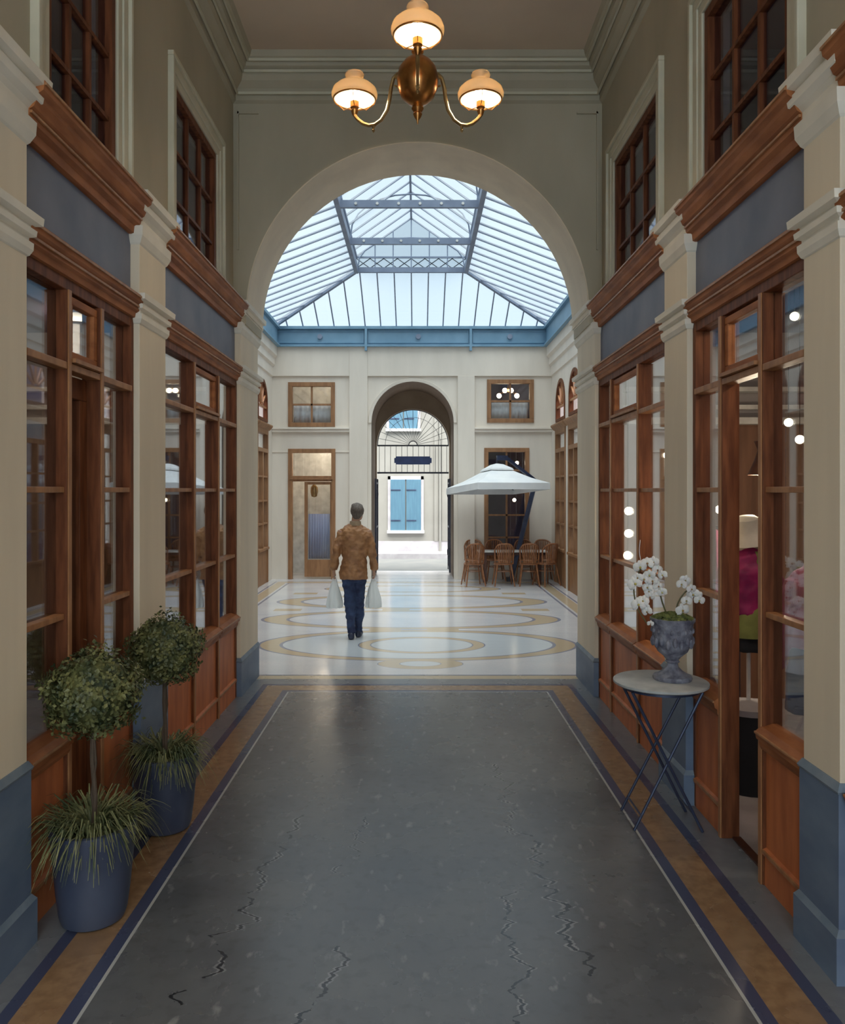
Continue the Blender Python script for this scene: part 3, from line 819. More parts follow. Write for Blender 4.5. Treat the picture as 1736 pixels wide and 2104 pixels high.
sg.loft([[(sx0 + k, y, sz0), (sx1 - k, y, sz0), (sx1 - k, y, sz0 + k), (sx1, y, sz0 + k), (sx1, y, sz1 - k), (sx1 - k, y, sz1 - k), (sx1 - k, y, sz1), (sx0 + k, y, sz1), (sx0 + k, y, sz1 - k), (sx0, y, sz1 - k), (sx0, y, sz0 + k), (sx0 + k, y, sz0 + k)] for y in (yg - .06, yg - .03)])
tag(sg.build('sign_board', M['sign'], None), 'blank navy sign board with notched corners hanging on the passage grille', 'sign')
for s, lb in ((-1, 'open dark iron gate leaf folded against the left passage wall, nearest the man'), (1, 'open dark iron gate leaf folded against the right passage wall, beside the umbrella')):
    xg = XC + s * (PR - .06)
    t = empty('iron_gate', (xg, 18.2, 0), lb, 'gate', 'iron gates of the passage')
    f = MB()
    for y in (17.55, 18.35): f.box(xg - .02, xg + .02, y - .02, y + .02, .08, 2.2)
    for z in (.15, 1.1, 2.1): f.box(xg - .015, xg + .015, 17.57, 18.33, z - .02, z + .02)
    f.build('gate_frame', M['iron'], t)
    for i in range(7):
        y = 17.65 + i * .1
        MB().tube([(xg, y, .16), (xg, y, 2.2)], .009, 6).build('upright_bar', M['iron'], t)
    for z in (.55, 1.85):
        pts = [(xg - s * (.03 + .03 * math.cos(a)), 17.5, z + .09 * math.sin(a)) for a in [2 * PI * i / 12 for i in range(13)]]
        MB().tube(pts, .008, 6).build('scroll', M['iron'], t)

# ------------------------------------------------------------------ street and house beyond
struct('floor_street', MB().box(-14, 14, 18.72, 40, -0.12, -0.02), M['street'])
struct('trim_kerb', MB().box(-14, 14, 22.3, 23.3, -0.02, 0.12), M['stone_grey'])
M['house'] = mat('house_plaster', (0.23, 0.222, 0.20), (0.20, 0.192, 0.172), 0.8, 1.5)
bld = empty('house', (0, 23.3, 0), 'cream house front with blue shutters across the street, seen through the passage', 'house')
YH = 23.3; kx = YH / 1600
MB().box(-9, 9, YH, YH + .4, 0.1, 6.6).build('wall', M['house'], bld)
MB().box(-9, 9, YH - .04, YH, 0.1, .42).build('base_course', M['stone_grey'], bld)
for xa, xb in ((.50, .62), (.72, .90)): MB().box(xa, xb, YH - .05, YH, .42, 6.6).build('pilaster', M['house'], bld)
MB().tube([(.67, YH - .08, .1), (.67, YH - .08, 6.6)], .035).build('downpipe', M['house'], bld)
for (xa, xb, za, zb) in ((-.81, .10, .74, 2.26), (-.85, .0, 3.78, 5.3)):
    sh = MB()
    for q in ((xa - .08, xa, za - .02, zb + .1), (xb, xb + .08, za - .02, zb + .1), (xa - .08, xb + .08, zb, zb + .1)): sh.box(q[0], q[1], YH - .03, YH, q[2], q[3])
    wf = sh.build('window_surround', M['stone_grey'], bld)
    MB().box(xa - .1, xb + .1, YH - .10, YH, za - .08, za).build('window_sill', M['white_paint'], bld)
    xm = (xa + xb) / 2
    for a, b in ((xa, xm - .015), (xm + .015, xb)):
        l = MB().box(a, b, YH - .05, YH - .01, za, zb).build('shutter', M['shutter'], bld, bevel=.004)
        for z in (za + .28, zb - .33):
            MB().box(a + .01, a + .3, YH - .062, YH - .05, z, z + .035).build('strap_hinge', M['iron_blue'], l)

# ------------------------------------------------------------------ glass roof of the court
ZE, ZC, ZL, ZR = 5.50, 6.25, 6.50, 7.27
XM = (XL + XR) / 2
HW = 1.075
YF0, YF1 = Y_COURT + 1.75, 15.26
gr = empty('glass_roof', (XM, Y_FAR, 5.06), 'hipped glass and steel roof with raised lantern over the court', 'roof')
gd = MB()
YE0, YE1 = Y_COURT, Y_FAR


def girder(mb, a, b, axis):
    if axis == 'x':   # runs along x, at y=a[1], facing -y
        mb.box(a[0], b[0], a[1] - .03, a[1] + .06, 5.10, 5.44); mb.box(a[0], b[0], a[1] - .10, a[1] + .06, 5.05, 5.10); mb.box(a[0], b[0], a[1] - .10, a[1] + .06, 5.42, 5.46)
    return mb


g1 = MB(); y = Y_FAR - .06
g1.box(XL, XR, y, y + .08, 5.10, 5.43); g1.box(XL, XR, y - .07, y + .08, 5.05, 5.09); g1.box(XL, XR, y - .07, y + .08, 5.43, 5.49)
g1.build('gutter_girder', M['blue_steel'], gr)
for s, X0 in ((-1, XL), (1, XR)):
    g2 = MB(); a, b = X0, X0 - s * .14
    g2.box(a, b, Y_COURT, y - .07, 5.07, 5.45); g2.box(a, b - s * .06, Y_COURT, y - .07, 5.05, 5.09); g2.box(a, b - s * .06, Y_COURT, y - .07, 5.43, 5.49)
    g2.build('gutter_girder', M['blue_steel'], gr)
for xa, xb in ((XL + .1, -1.17), (-1.07, 1.10), (1.20, XR - .12)):
    f = MB()
    for q in ((xa, xb, 5.13, 5.15), (xa, xb, 5.38, 5.40), (xa, xa + .02, 5.15, 5.38), (xb - .02, xb, 5.15, 5.38)): f.box(q[0], q[1], y - .02, y, q[2], q[3])
    f.build('girder_panel_moulding', M['blue_steel'], gr)
    xm = (xa + xb) / 2
    MB().tube([(xm, y - .04, 5.27), (xm, y, 5.27)], .055, 16).build('rosette', M['steel'], gr)
for x in (-1.12, 1.15, XL + .08, XR - .08): MB().box(x - .025, x + .025, y - .075, y, 4.96, 5.49).build('bracket', M['blue_steel'], gr)
cor = {(-1, 0): (XL, YE0), (1, 0): (XR, YE0), (-1, 1): (XL, YE1), (1, 1): (XR, YE1)}
cur = {(-1, 0): (XM - HW, YF0), (1, 0): (XM + HW, YF0), (-1, 1): (XM - HW, YF1), (1, 1): (XM + HW, YF1)}
for k_, e in cor.items():
    c = cur[k_]
    MB().bar((e[0], e[1], ZE), (c[0], c[1], ZC), .06, .10).build('hip_rafter', M['steel'], gr)
for s in (-1, 1): MB().bar((XM + s * HW, YF0, ZC), (XM + s * HW, YF1, ZC), .075, .14).build('curb_beam', M['steel'], gr)
for yy in (YF0, YF1): MB().bar((XM - HW, yy, ZC), (XM + HW, yy, ZC), .06, .10).build('curb_beam', M['steel'], gr)
for yy in (13.5, 11.75):
    tb = MB().bar((XM - HW, yy, ZC), (XM + HW, yy, ZC), .06, .11).build('tie_beam', M['steel'], gr)
    for q in (-.75, -.45, -.15, .15, .45, .75):
        MB().tube([(XM + q * HW, yy - .045, ZC), (XM + q * HW, yy - .028, ZC)], .022, 8).build('bolt', M['white_paint'], tb)
    pts = []
    for i in range(13):
        a = PI * i / 12
        pts.append((XM - (HW - .03) * math.cos(a), yy, ZC + .02 + .80 * math.sin(a) ** .8))
    MB().tube(pts, .014, 6).build('arched_brace', M['steel'], gr)
pts = [(XM - (HW - .03) * math.cos(PI * i / 12), YF1 - .05, ZC + .02 + .6 * math.sin(PI * i / 12) ** .8) for i in range(13)]
MB().tube(pts, .014, 6).build('arched_brace', M['steel'], gr)
# glazing bars
for i in range(1, 18):
    x = XL + (XR - XL) * i / 18
    q = (XR - XL) / 2
    tpar = min(1.0, (q - abs(x - XM)) / (q - HW))
    for (yb, yt) in ((YE1, YF1), (YE0, YF0)):
        if yb == YE0 and i % 2: continue
        # bars fan slightly inwards toward the curb
        MB().bar((x, yb, ZE), (XM + (x - XM) * 1.0, yb + (yt - yb) * tpar, ZE + (ZC - ZE) * tpar), .022, .035).build('glazing_bar', M['steel'], gr)
for i in range(1, 24):
    yy = YE0 + (YE1 - YE0) * i / 24
    tpar = min(1.0, (yy - YE0) / (YF0 - YE0), (YE1 - yy) / (YE1 - YF1))
    for s, X0 in ((-1, XL), (1, XR)):
        MB().bar((X0, yy, ZE), (X0 + (XM + s * HW - X0) * tpar, yy, ZE + (ZC - ZE) * tpar), .020, .035).build('glazing_bar', M['steel'], gr)
for i in range(13):
    yy = YF0 + (YF1 - YF0) * i / 12
    for s in (-1, 1):
        MB().bar((XM + s * (HW + .03), yy, ZL), (XM, yy, ZR), .018, .03).build('lantern_bar', M['steel'], gr)
MB().bar((XM, YF0, ZR), (XM, YF1, ZR), .035, .06).build('ridge_beam', M['steel'], gr)
for s in (-1, 1): MB().bar((XM + s * HW, YF0, ZL), (XM + s * HW, YF1, ZL), .04, .05).build('lantern_plate', M['steel'], gr)
for q in (-.6, -.3, 0, .3, .6):
    MB().bar((XM + q * HW * 1.1, YF1, ZC), (XM + q * HW * 1.1, YF1, ZL + (ZR - ZL) * (1 - abs(q) * 1.1)), .02, .02, (0, 1, 0)).build('gable_bar', M['steel'], gr)
MB().bar((XM - HW, YF1, ZL), (XM + HW, YF1, ZL), .03, .03).build('lantern_plate', M['steel'], gr)
nlat = 8
for i in range(nlat):
    xa = XM - HW + 2 * HW * i / nlat; xb = XM - HW + 2 * HW * (i + 1) / nlat
    la = MB().bar((xa, YF1 + .01, ZC + .04), (xb, YF1 + .01, ZL - .02), .014, .014).bar((xa, YF1 + .02, ZL - .02), (xb, YF1 + .02, ZC + .04), .014, .014)
    la.build('lattice', M['steel'], gr)


def pane(*p):
    o = MB().quad(*p).build('roof_pane', M['glass_roof'], gr, recalc=False)
    return o


A, Bc, C_, D_ = (XL, YE0, ZE), (XR, YE0, ZE), (XR, YE1, ZE), (XL, YE1, ZE)
a_, b_, c_, d_ = (XM - HW, YF0, ZC), (XM + HW, YF0, ZC), (XM + HW, YF1, ZC), (XM - HW, YF1, ZC)
pane(A, D_, d_, a_); pane(Bc, b_, c_, C_); pane(D_, C_, c_, d_); pane(A, a_, b_, Bc)
for s in (-1, 1):
    pane((XM + s * HW, YF0, ZL), (XM + s * HW, YF1, ZL), (XM, YF1, ZR), (XM, YF0, ZR))
    pane((XM + s * HW, YF0, ZC), (XM + s * HW, YF1, ZC), (XM + s * HW, YF1, ZL), (XM + s * HW, YF0, ZL))
for yy in (YF0, YF1):
    pane((XM - HW, yy, ZC), (XM + HW, yy, ZC), (XM + HW, yy, ZL), (XM, yy, ZR), (XM - HW, yy, ZL))

# ------------------------------------------------------------------ chandelier
CY = 5.1


def lamp_shade_parts(t, lx, ly, lz):
    """one arm lamp: holder, glass bulb, opal shade with crown; lz = top of holder"""
    h = MB().lathe([(.010, lz - .10), (.018, lz - .085), (.026, lz - .06), (.020, lz - .05), (.030, lz - .04), (.030, lz), (.006, lz + .005)], lx, ly, 16).build('lamp_holder', M['brass'], t, True)
    sh = MB(); z = lz + .015
    pr = [(.142, z), (.156, z + .022), (.158, z + .040), (.148, z + .068), (.122, z + .092), (.084, z + .108), (.052, z + .116), (.046, z + .128), (.050, z + .145), (.062, z + .156), (.066, z + .168), (.060, z + .180), (.048, z + .186)]
    sh.lathe(pr, lx, ly, 32, cap=False)
    o = sh.build('lamp_shade', M['opal'], t, True); o.modifiers.new('solid', 'SOLIDIFY').thickness = .003
    rim = MB().loft([[(lx + (.143 + .006 * math.cos(q)) * math.cos(a), ly + (.143 + .006 * math.cos(q)) * math.sin(a), z + .006 * math.sin(q)) for q in [2 * PI * k / 6 for k in range(6)]] for a in [2 * PI * i / 32 for i in range(33)]], True, False)
    rim.build('shade_ring', M['brass'], t, True)
    for a in (R(30), R(150), R(270)):
        MB().tube([(lx + .03 * math.cos(a), ly + .03 * math.sin(a), lz - .03), (lx + .09 * math.cos(a), ly + .09 * math.sin(a), lz - .035), (lx + .138 * math.cos(a), ly + .138 * math.sin(a), z)], .003, 6).build('shade_gallery', M['brass'], t)
    MB().ball((lx, ly, lz + .055), (.042, .042, .055), 14, 10).build('bulb', M['bulb'], t, True)
    L = bpy.data.objects.new('lamp_light', bpy.data.lights.new('lamp_light', 'POINT'))
    L.data.energy = LAMP_W; L.data.color = (1, .84, .63); L.data.shadow_soft_size = .05
    L.parent = t; L.location = Vector((lx, ly, lz + .07)) - t.location; COL.objects.link(L)


LAMP_W = 21.0


def chandelier(y, label):
    t = empty('chandelier', (0, y, CEIL), label, 'chandelier', 'brass chandeliers of the gallery')
    MB().tube([(0, y, CEIL), (0, y, 4.78)], .011, 10).build('rod', M['brass'], t)
    MB().lathe([(.07, CEIL), (.065, CEIL - .02), (.02, CEIL - .06), (.011, CEIL - .065)], 0, y, 20).build('ceiling_rose', M['brass'], t, True)
    MB().lathe([(.012, 4.86), (.02, 4.85), (.04, 4.83), (.04, 4.80), (.025, 4.785), (.05, 4.765), (.09, 4.735), (.122, 4.69), (.137, 4.63), (.132, 4.57), (.108, 4.51), (.065, 4.47), (.03, 4.455), (.036, 4.445), (.04, 4.43), (.03, 4.415), (.024, 4.405), (.03, 4.395), (.022, 4.375), (.008, 4.355), (.004, 4.33)], 0, y, 32).build('globe_body', M['brass'], t, True)
    for k in range(3):
        a = -PI / 2 + 2 * PI * k / 3
        u = Vector((math.cos(a), math.sin(a), 0))
        P = [(.115, 4.69), (.15, 4.70), (.185, 4.68), (.205, 4.62), (.215, 4.55), (.235, 4.48), (.28, 4.425), (.33, 4.405), (.38, 4.41), (.43, 4.435), (.47, 4.47), (.495, 4.50), (.50, 4.53)]
        MB().tube([(u.x * r, y + u.y * r, z) for r, z in P], .013, 8).build('arm', M['brass_pale'], t, True)
        MB().lathe([(.004, 4.355), (.012, 4.37), (.006, 4.38), (.014, 4.395), (.012, 4.41)], u.x * .345, y + u.y * .345, 8).build('arm_drop', M['brass_pale'], t, True)
        pts = [(u.x * (.15 + .028 * math.cos(q)), y + u.y * (.15 + .028 * math.cos(q)), 4.645 + .03 * math.sin(q)) for q in [PI * .3 + 1.5 * PI * i / 10 for i in range(11)]]
        MB().tube(pts, .007, 6).build('arm_scroll', M['brass_pale'], t, True)
        lamp_shade_parts(t, u.x * .5, y + u.y * .5, 4.60)
    return t


chandelier(CY, 'brass globe chandelier with three curved arms and lit opal shades, under the coffered ceiling')


chandelier(0.9, 'second brass globe chandelier, added out of view above the viewer to light the gallery')  # unseen lamp, added to brighten the near part of the gallery


# ------------------------------------------------------------------ small round table, urn and orchid
TX, TY, TZ = 1.42, 4.55, .823
t = empty('bistro_table', (TX, TY, 0), 'small round grey topped table with crossed thin metal legs, holding the orchid urn', 'table')
MB().lathe([(.262, TZ - .022), (.270, TZ - .016), (.270, TZ - .004), (.264, TZ)], TX, TY, 56).build('tabletop', M['table_stone'], t, True)
MB().lathe([(.225, TZ - .045), (.225, TZ - .022)], TX, TY, 32).build('under_ring', M['iron_blue'], t, True)
lx, ly = .20, .14
for sy in (-1, 1):
    for sx in (-1, 1):
        MB().tube([(TX + sx * lx, TY + sy * ly * .9, TZ - .04), (TX - sx * lx * .95, TY + sy * ly + sx * .012, 0.002)], .0085, 8).build('leg', M['iron_blue'], t, True)
for sx in (-1, 1):
    MB().tube([(TX + sx * lx * .76, TY - ly, .085), (TX + sx * lx * .76, TY + ly, .085)], .006, 6).build('stretcher', M['iron_blue'], t)

UX, UY = 1.495, 4.57
u = empty('stone_urn', (UX, UY, TZ), 'weathered grey footed urn planted with orchids on the round table', 'urn')
z = TZ
pr = [(.108, z), (.112, z + .012), (.108, z + .025), (.085, z + .035), (.06, z + .05), (.035, z + .075), (.03, z + .095), (.042, z + .105), (.034, z + .115), (.05, z + .135), (.085, z + .165), (.105, z + .205), (.113, z + .25), (.116, z + .30), (.118, z + .33), (.128, z + .345), (.128, z + .36), (.115, z + .362), (.108, z + .34)]
ub = MB().lathe(pr, UX, UY, 40).build('urn_body', M['urn_stone'], u, True)
rl = MB()
for i in range(18):
    a = 2 * PI * i / 18
    rl.ball((UX + .110 * math.cos(a), UY + .110 * math.sin(a), z + .22 + .012 * (i % 2)), (.016, .016, .03), 8, 5)
    rl.ball((UX + .116 * math.cos(a + .17), UY + .116 * math.sin(a + .17), z + .29), (.010, .010, .014), 6, 4)
rl.build('relief_band', M['urn_stone'], u, True)
orc = empty('orchid', (UX, UY, TZ + .34), 'white orchid with two arching flower stems growing in the grey urn', 'flower')
mo = MB(); rnd = random.Random(3)
for i in range(150):
    a = rnd.uniform(0, 2 * PI); r = .115 * math.sqrt(rnd.random())
    hgt = .035 * (1 - (r / .12) ** 2)
    mo.ball((UX + r * math.cos(a), UY + r * math.sin(a), TZ + .352 + hgt), (.015, .015, .012), 6, 4)
o = mo.build('moss', M['moss'], orc, True); o['kind'] = 'stuff'


def bez(pts, n=14):
    """catmull-rom through pts"""
    P = [Vector(p) for p in pts]; P = [P[0] * 2 - P[1]] + P + [P[-1] * 2 - P[-2]]
    out = []
    for i in range(1, len(P) - 2):
        for k in range(n):
            t_ = k / n; a, b, c, d = P[i - 1], P[i], P[i + 1], P[i + 2]
            out.append(0.5 * ((2 * b) + (c - a) * t_ + (2 * a - 5 * b + 4 * c - d) * t_ ** 2 + (3 * b - a - 3 * c + d) * t_ ** 3))
    out.append(P[-2]); return out


def flower(c, nrm, size, parent, rnd):
    c = Vector(c); nrm = Vector(nrm).normalized()
    up = Vector((0, 0, 1)); side = nrm.cross(up)
    if side.length < .05: side = Vector((1, 0, 0))
    side.normalize(); up2 = side.cross(nrm).normalized()
    rot = rnd.uniform(-.4, .4)
    m_ = MB()
    for k, (ang, wd, ln) in enumerate(((90, .55, 1.0), (210, .5, .95), (330, .5, .95), (20, .95, 1.0), (160, .95, 1.0))):
        a = R(ang) + rot
        d = side * math.cos(a) + up2 * math.sin(a); e = nrm.cross(d)
        rows = []
        for q, w, lift in ((.08, .25, .1), (.35, .85, .2), (.65, 1.0, .16), (.88, .65, .05), (1.0, .2, -.04)):
            rows.append([c + d * size * ln * q + e * size * wd * w * .62 * j + nrm * size * (lift - .12 * abs(j) + (.03 if k > 2 else 0)) for j in (-1, -.5, 0, .5, 1)])
        m_.loft(rows, False, False)
    f_ = m_.build('flower', M['petal'], parent, True, recalc=False)
    MB().ball(c + nrm * size * .18, size * .17, 8, 6).build('flower_lip', M['petal_eye'], f_, True)
    return f_


rnd = random.Random(11)
st = {}
z0 = TZ + .37
left = bez([(UX - .03, UY, z0), (UX - .07, UY - .02, z0 + .10), (UX - .10, UY - .03, z0 + .22), (UX - .15, UY - .04, z0 + .30), (UX - .21, UY - .05, z0 + .27), (UX - .24, UY - .05, z0 + .17), (UX - .22, UY - .05, z0 + .06), (UX - .17, UY - .06, z0 - .03)])
right = bez([(UX + .02, UY, z0), (UX + .03, UY, z0 + .07), (UX + .06, UY - .01, z0 + .13), (UX + .09, UY - .01, z0 + .15), (UX + .12, UY - .02, z0 + .12)])
MB().tube(left, .0045, 6).build('stem', M['stem'], orc, True)
MB().tube(right, .0045, 6).build('stem', M['stem'], orc, True)
spr = bez([(UX - .19, UY - .04, z0 + .30), (UX - .205, UY - .04, z0 + .38), (UX - .20, UY - .04, z0 + .45)])
MB().tube(spr, .002, 5).build('sprig', M['petal'], orc)
FL = [(-.17, .315, .034), (-.135, .325, .030), (-.21, .295, .036), (-.245, .20, .040), (-.105, .275, .030), (-.085, .25, .026), (-.16, .25, .030), (-.19, .225, .032), (-.14, .215, .030), (-.10, .18, .028), (-.085, .15, .026),
      (-.165, .175, .028), (-.15, .12, .030), (-.155, .15, .026), (-.225, .08, .038), (-.20, .10, .032), (-.175, .04, .028), (-.18, .06, .026), (-.155, -.03, .018), (-.23, .235, .028),
      (.055, .215, .030), (.025, .195, .028), (.08, .17, .026), (.10, .135, .034), (.125, .105, .028), (.055, .10, .028), (.035, .045, .036), (.13, .13, .024)]
for dx, dz, sz in FL:
    flower((UX + dx, UY - .075 + rnd.uniform(-.02, .02), z0 + dz), (rnd.uniform(-.7, .1), -1, rnd.uniform(-.35, .25)), sz * 1.15, orc, rnd)


# ------------------------------------------------------------------ planters, grass and topiary trees
def planter():
    t = empty('planter', (0, 0, 0))
    pr = [(.115, 0), (.135, .01), (.145, .04), (.158, .14), (.170, .27), (.178, .36), (.186, .40), (.186, .428), (.172, .432), (.166, .40)]
    MB().lathe(pr, 0, 0, 40).build('pot_body', M['pot'], t, True)
    MB().lathe([(.165, .385), (.15, .40), (.02, .408)], 0, 0, 24).build('soil', M['soil'], t, True)
    return t


def grass_tuft():
    rnd = random.Random(5)
    m_ = MB()
    for i in range(520):
        a = rnd.uniform(0, 2 * PI); r0 = rnd.uniform(0, .13); L = rnd.uniform(.20, .36); w = rnd.uniform(.0035, .0075)
        a2 = a + rnd.uniform(-.5, .5)
        h = rnd.uniform(.04, .14); dr = rnd.uniform(.04, .22)
        rows = []
        for q in (0, .3, .6, .85, 1):
            rr = r0 + L * .62 * q; zz = .40 + h * math.sin(min(1, q * 1.1) * PI * .62) * 1.25 - dr * q * q
            x_, y_ = r0 * math.cos(a) + (rr - r0) * math.cos(a2), r0 * math.sin(a) + (rr - r0) * math.sin(a2)
            ww = w * (1 - q * .85)
            rows.append([(x_ - ww * math.sin(a2), y_ + ww * math.cos(a2), zz), (x_, y_, zz - ww * .5), (x_ + ww * math.sin(a2), y_ - ww * math.cos(a2), zz)])
        m_.loft(rows, False, False)
    return m_.build('grass_plant', M['grass'], None, False, recalc=False)


def topiary():
    rnd = random.Random(9)
    t = empty('topiary_tree', (0, 0, 0))
    MB().tube([(0, 0, .38), (.008, 0, .55), (-.008, .005, .72), (0, 0, .88)], [.013, .011, .011, .014], 8).build('trunk', M['trunk'], t, True)
    MB().tube([(.012, .01, .40), (-.014, .012, .55), (.014, -.008, .70), (0, 0, .86)], .006, 6).build('trunk', M['trunk'], t, True)
    fo = MB()
    C = Vector((0, 0, 1.02)); RR = .205
    fo.ball(C, RR * .80, 16, 10)
    for i in range(5200):
        d = Vector((rnd.gauss(0, 1), rnd.gauss(0, 1), rnd.gauss(0, 1))).normalized()
        lump = 1 + .10 * math.sin(d.x * 6 + 1) * math.sin(d.y * 5 + 2) + .08 * math.sin(d.z * 7)
        r = RR * lump * (rnd.uniform(.72, 1.05))
        if rnd.random() < .05: r *= 1.08
        p = C + Vector((d.x, d.y, d.z * .94)) * r
        t1 = d.cross(Vector((rnd.gauss(0, 1), rnd.gauss(0, 1), rnd.gauss(0, 1)))).normalized()
        ax = (t1 + d * rnd.uniform(.1, 1.1)).normalized(); sd = ax.cross(d).normalized(); s_ = rnd.uniform(.014, .023)
        b = len(fo.v)
        nn = sd.cross(ax)
        fo.v += [tuple(p), tuple(p + ax * s_ * .5 + sd * s_ * .42), tuple(p + ax * s_ * 1.15 - nn * s_ * .15), tuple(p + ax * s_ * .5 - sd * s_ * .42)]
        fo.f.append((b, b + 1, b + 2, b + 3))
    fo.build('foliage', M['leaf'], t, False, recalc=False)
    return t


spots = [((-1.465, 3.52), 'front blue grey pot under a ball tree, nearest the viewer', 'grassy underplanting spilling over the front pot', 'ball clipped topiary tree in the front pot, nearest the viewer'),
         ((-1.445, 4.46), 'rear blue grey pot of the pair by the left shopfront', 'grassy underplanting in the rear pot by the left shopfront', 'ball clipped topiary tree in the rear pot, farther along the wall')]
pl, gt, tp = planter(), grass_tuft(), topiary()
for i, ((x, y), la, lb, lc) in enumerate(spots):
    a, b, c = (pl, gt, tp) if i == 0 else (copy_tree(pl), copy_tree(gt), copy_tree(tp))
    for o, l_, cat, gp in ((a, la, 'pot', 'pair of planters'), (b, lb, 'plant', 'grasses in the planters'), (c, lc, 'tree', 'pair of topiary trees')):
        o.location = (x, y, 0); tag(o, l_, cat, gp); o.rotation_euler = (0, 0, 1.7 * i)


# ------------------------------------------------------------------ terrace in the court: chairs, table, umbrella
def rattan_chair():
    t = empty('cafe_chair', (0, 0, 0))     # faces +y, back at -y
    MB().lathe([(.17, .43), (.20, .435), (.205, .45), (.19, .465), (.02, .46)], 0, 0, 24, sx=1.0, sy=.95).build('seat', M['rattan'], t, True)
    back = MB()
    def bp(q, z):   # curved back surface, q in -1..1
        a = q * 1.05
        return ((.205 + .05 * (z - .45)) * math.sin(a), -(.185 + .12 * (z - .45)) * math.cos(a) - .0, z)
    top = lambda q: .86 - .13 * abs(q) ** 3
    back.tube([bp(-1, .45)] + [bp(-1, .62)] + [bp(q / 10, top(q / 10)) for q in range(-10, 11)] + [bp(1, .62)] + [bp(1, .45)], .017, 8)
    back.tube([bp(q / 10, .53) for q in range(-10, 11)], .010, 6)
    bo = back.build('backrest', M['rattan'], t, True)
    for q in (-.72, -.54, -.36, -.18, 0, .18, .36, .54, .72):
        MB().tube([bp(q * .75, .47), bp(q, top(q) - .01)], .013, 5).build('slat', M['rattan'], bo)
    for sx in (-1, 1):
        for sy in (-1, 1):
            MB().tube([(sx * .14, sy * .13, .44), (sx * .165, sy * .155, .25), (sx * .20, sy * .20, .006)], [.017, .015, .013], 8).build('leg', M['rattan'], t, True)
    MB().tube([(.155 * math.cos(a), .145 * math.sin(a), .30) for a in [2 * PI * i / 16 for i in range(17)]], .008, 6).build('stretcher', M['rattan'], t)
    return t


ch = rattan_chair()
S1, S2 = 15.80, 16.70
CH = [(1.13, S1, 12, 'front row rattan cafe chair at the left end of the terrace table'), (1.74, S1, 2, 'front row rattan cafe chair, second from the left end'),
      (2.26, S1, -4, 'front row rattan cafe chair, third from the left end'), (2.62, S1 + .05, 30, 'rattan cafe chair at the right end of the front row, turned aside'),
      (1.20, S2, 178, 'back row rattan cafe chair nearest the passage arch'), (1.66, S2, 182, 'back row rattan cafe chair in front of the tall window'),
      (2.28, S2, 180, 'back row rattan cafe chair beside the umbrella pole'), (2.70, S2 - .02, 180, 'back row rattan cafe chair in the corner of the court')]
for i, (x, y, a, l_) in enumerate(CH):
    o = ch if i == 0 else copy_tree(ch)
    o.location = (x, y, 0); o.rotation_euler = (0, 0, R(a)); tag(o, l_, 'chair', 'rattan chairs on the court terrace')
t = empty('terrace_table', (1.95, 16.28, 0), 'long white topped cafe table between the rattan chairs', 'table')
MB().box(1.25, 2.68, 16.00, 16.42, .655, .685).build('tabletop', M['white_paint'], t, bevel=.006)
MB().box(1.30, 2.63, 16.04, 16.38, .60, .655).build('apron', M['wood_dark'], t)
for x in (1.40, 2.53):
    for y in (16.08, 16.34): MB().box(x - .022, x + .022, y - .022, y + .022, 0, .60).build('leg', M['wood_dark'], t)

# cantilever umbrella
um = empty('umbrella', (2.02, 16.62, 0), 'large white square cantilever umbrella over the cafe chairs', 'umbrella')
cxu, cyu = 1.62, 15.95
# square canopy turned slightly, corners at rim
rot = R(20); hs = .79
def cpt(a, b, z): return (cxu + (a * math.cos(rot) - b * math.sin(rot)), cyu + (a * math.sin(rot) + b * math.cos(rot)), z - .055 * b / hs)    # the canopy leans back a little
m_ = MB(); loops = []
for k_, z in ((1.0, 2.03), (.66, 2.15), (.33, 2.31), (.20, 2.35)):
    h = hs * k_
    loops.append([cpt(*q, z) for q in ((-h, -h), (0, -h * .98), (h, -h), (h * .98, 0), (h, h), (0, h * .98), (-h, h), (-h * .98, 0))])
m_.loft(loops, True, False)
o = m_.build('canopy', M['cloth_white'], um); o.modifiers.new('solid', 'SOLIDIFY').thickness = .006
m_ = MB()
m_.loft([[cpt(*q, z) for q in ((-h, -h), (0, -h), (h, -h), (h, 0), (h, h), (0, h), (-h, h), (-h, 0))] for h, z in ((hs, 2.03), (hs * 1.005, 1.90))], True, False)
o = m_.build('valance', M['cloth_white'], um); o.modifiers.new('solid', 'SOLIDIFY').thickness = .006
m_ = MB()
m_.loft([[cpt(*q, z) for q in ((-h, -h), (h, -h), (h, h), (-h, h))] for h, z in ((.26, 2.33), (.24, 2.37), (.10, 2.46), (.03, 2.48))], True, True)
m_.build('vent_cap', M['cloth_white'], um)
for q in ((-1, -1), (1, -1), (1, 1), (-1, 1)):
    MB().bar(cpt(0, 0, 2.28), cpt(q[0] * hs * .97, q[1] * hs * .97, 2.0), .02, .02).build('rib', M['iron'], um)
MB().bar((2.00, 16.62, .05), (2.46, 16.50, 1.98), .09, .09).build('pole', M['iron_blue'], um)
MB().bar((2.44, 16.50, 1.94), (2.64, 16.46, 2.05), .07, .07).build('joint', M['iron_blue'], um)
MB().bar((2.62, 16.46, 2.04), (1.80, 16.0, 2.62), .055, .06).build('arm', M['iron_blue'], um)
MB().bar((1.84, 16.0, 2.60), (1.62, 15.95, 2.60), .06, .10).build('arm_head', M['iron_blue'], um)
MB().tube([(1.63, 15.96, 2.60), (1.62, 15.95, 2.42)], .02, 8).build('hanger', M['iron'], um)
MB().box(1.90, 2.06, 16.50, 16.78, 0, .07).build('base_plate', M['iron'], um)


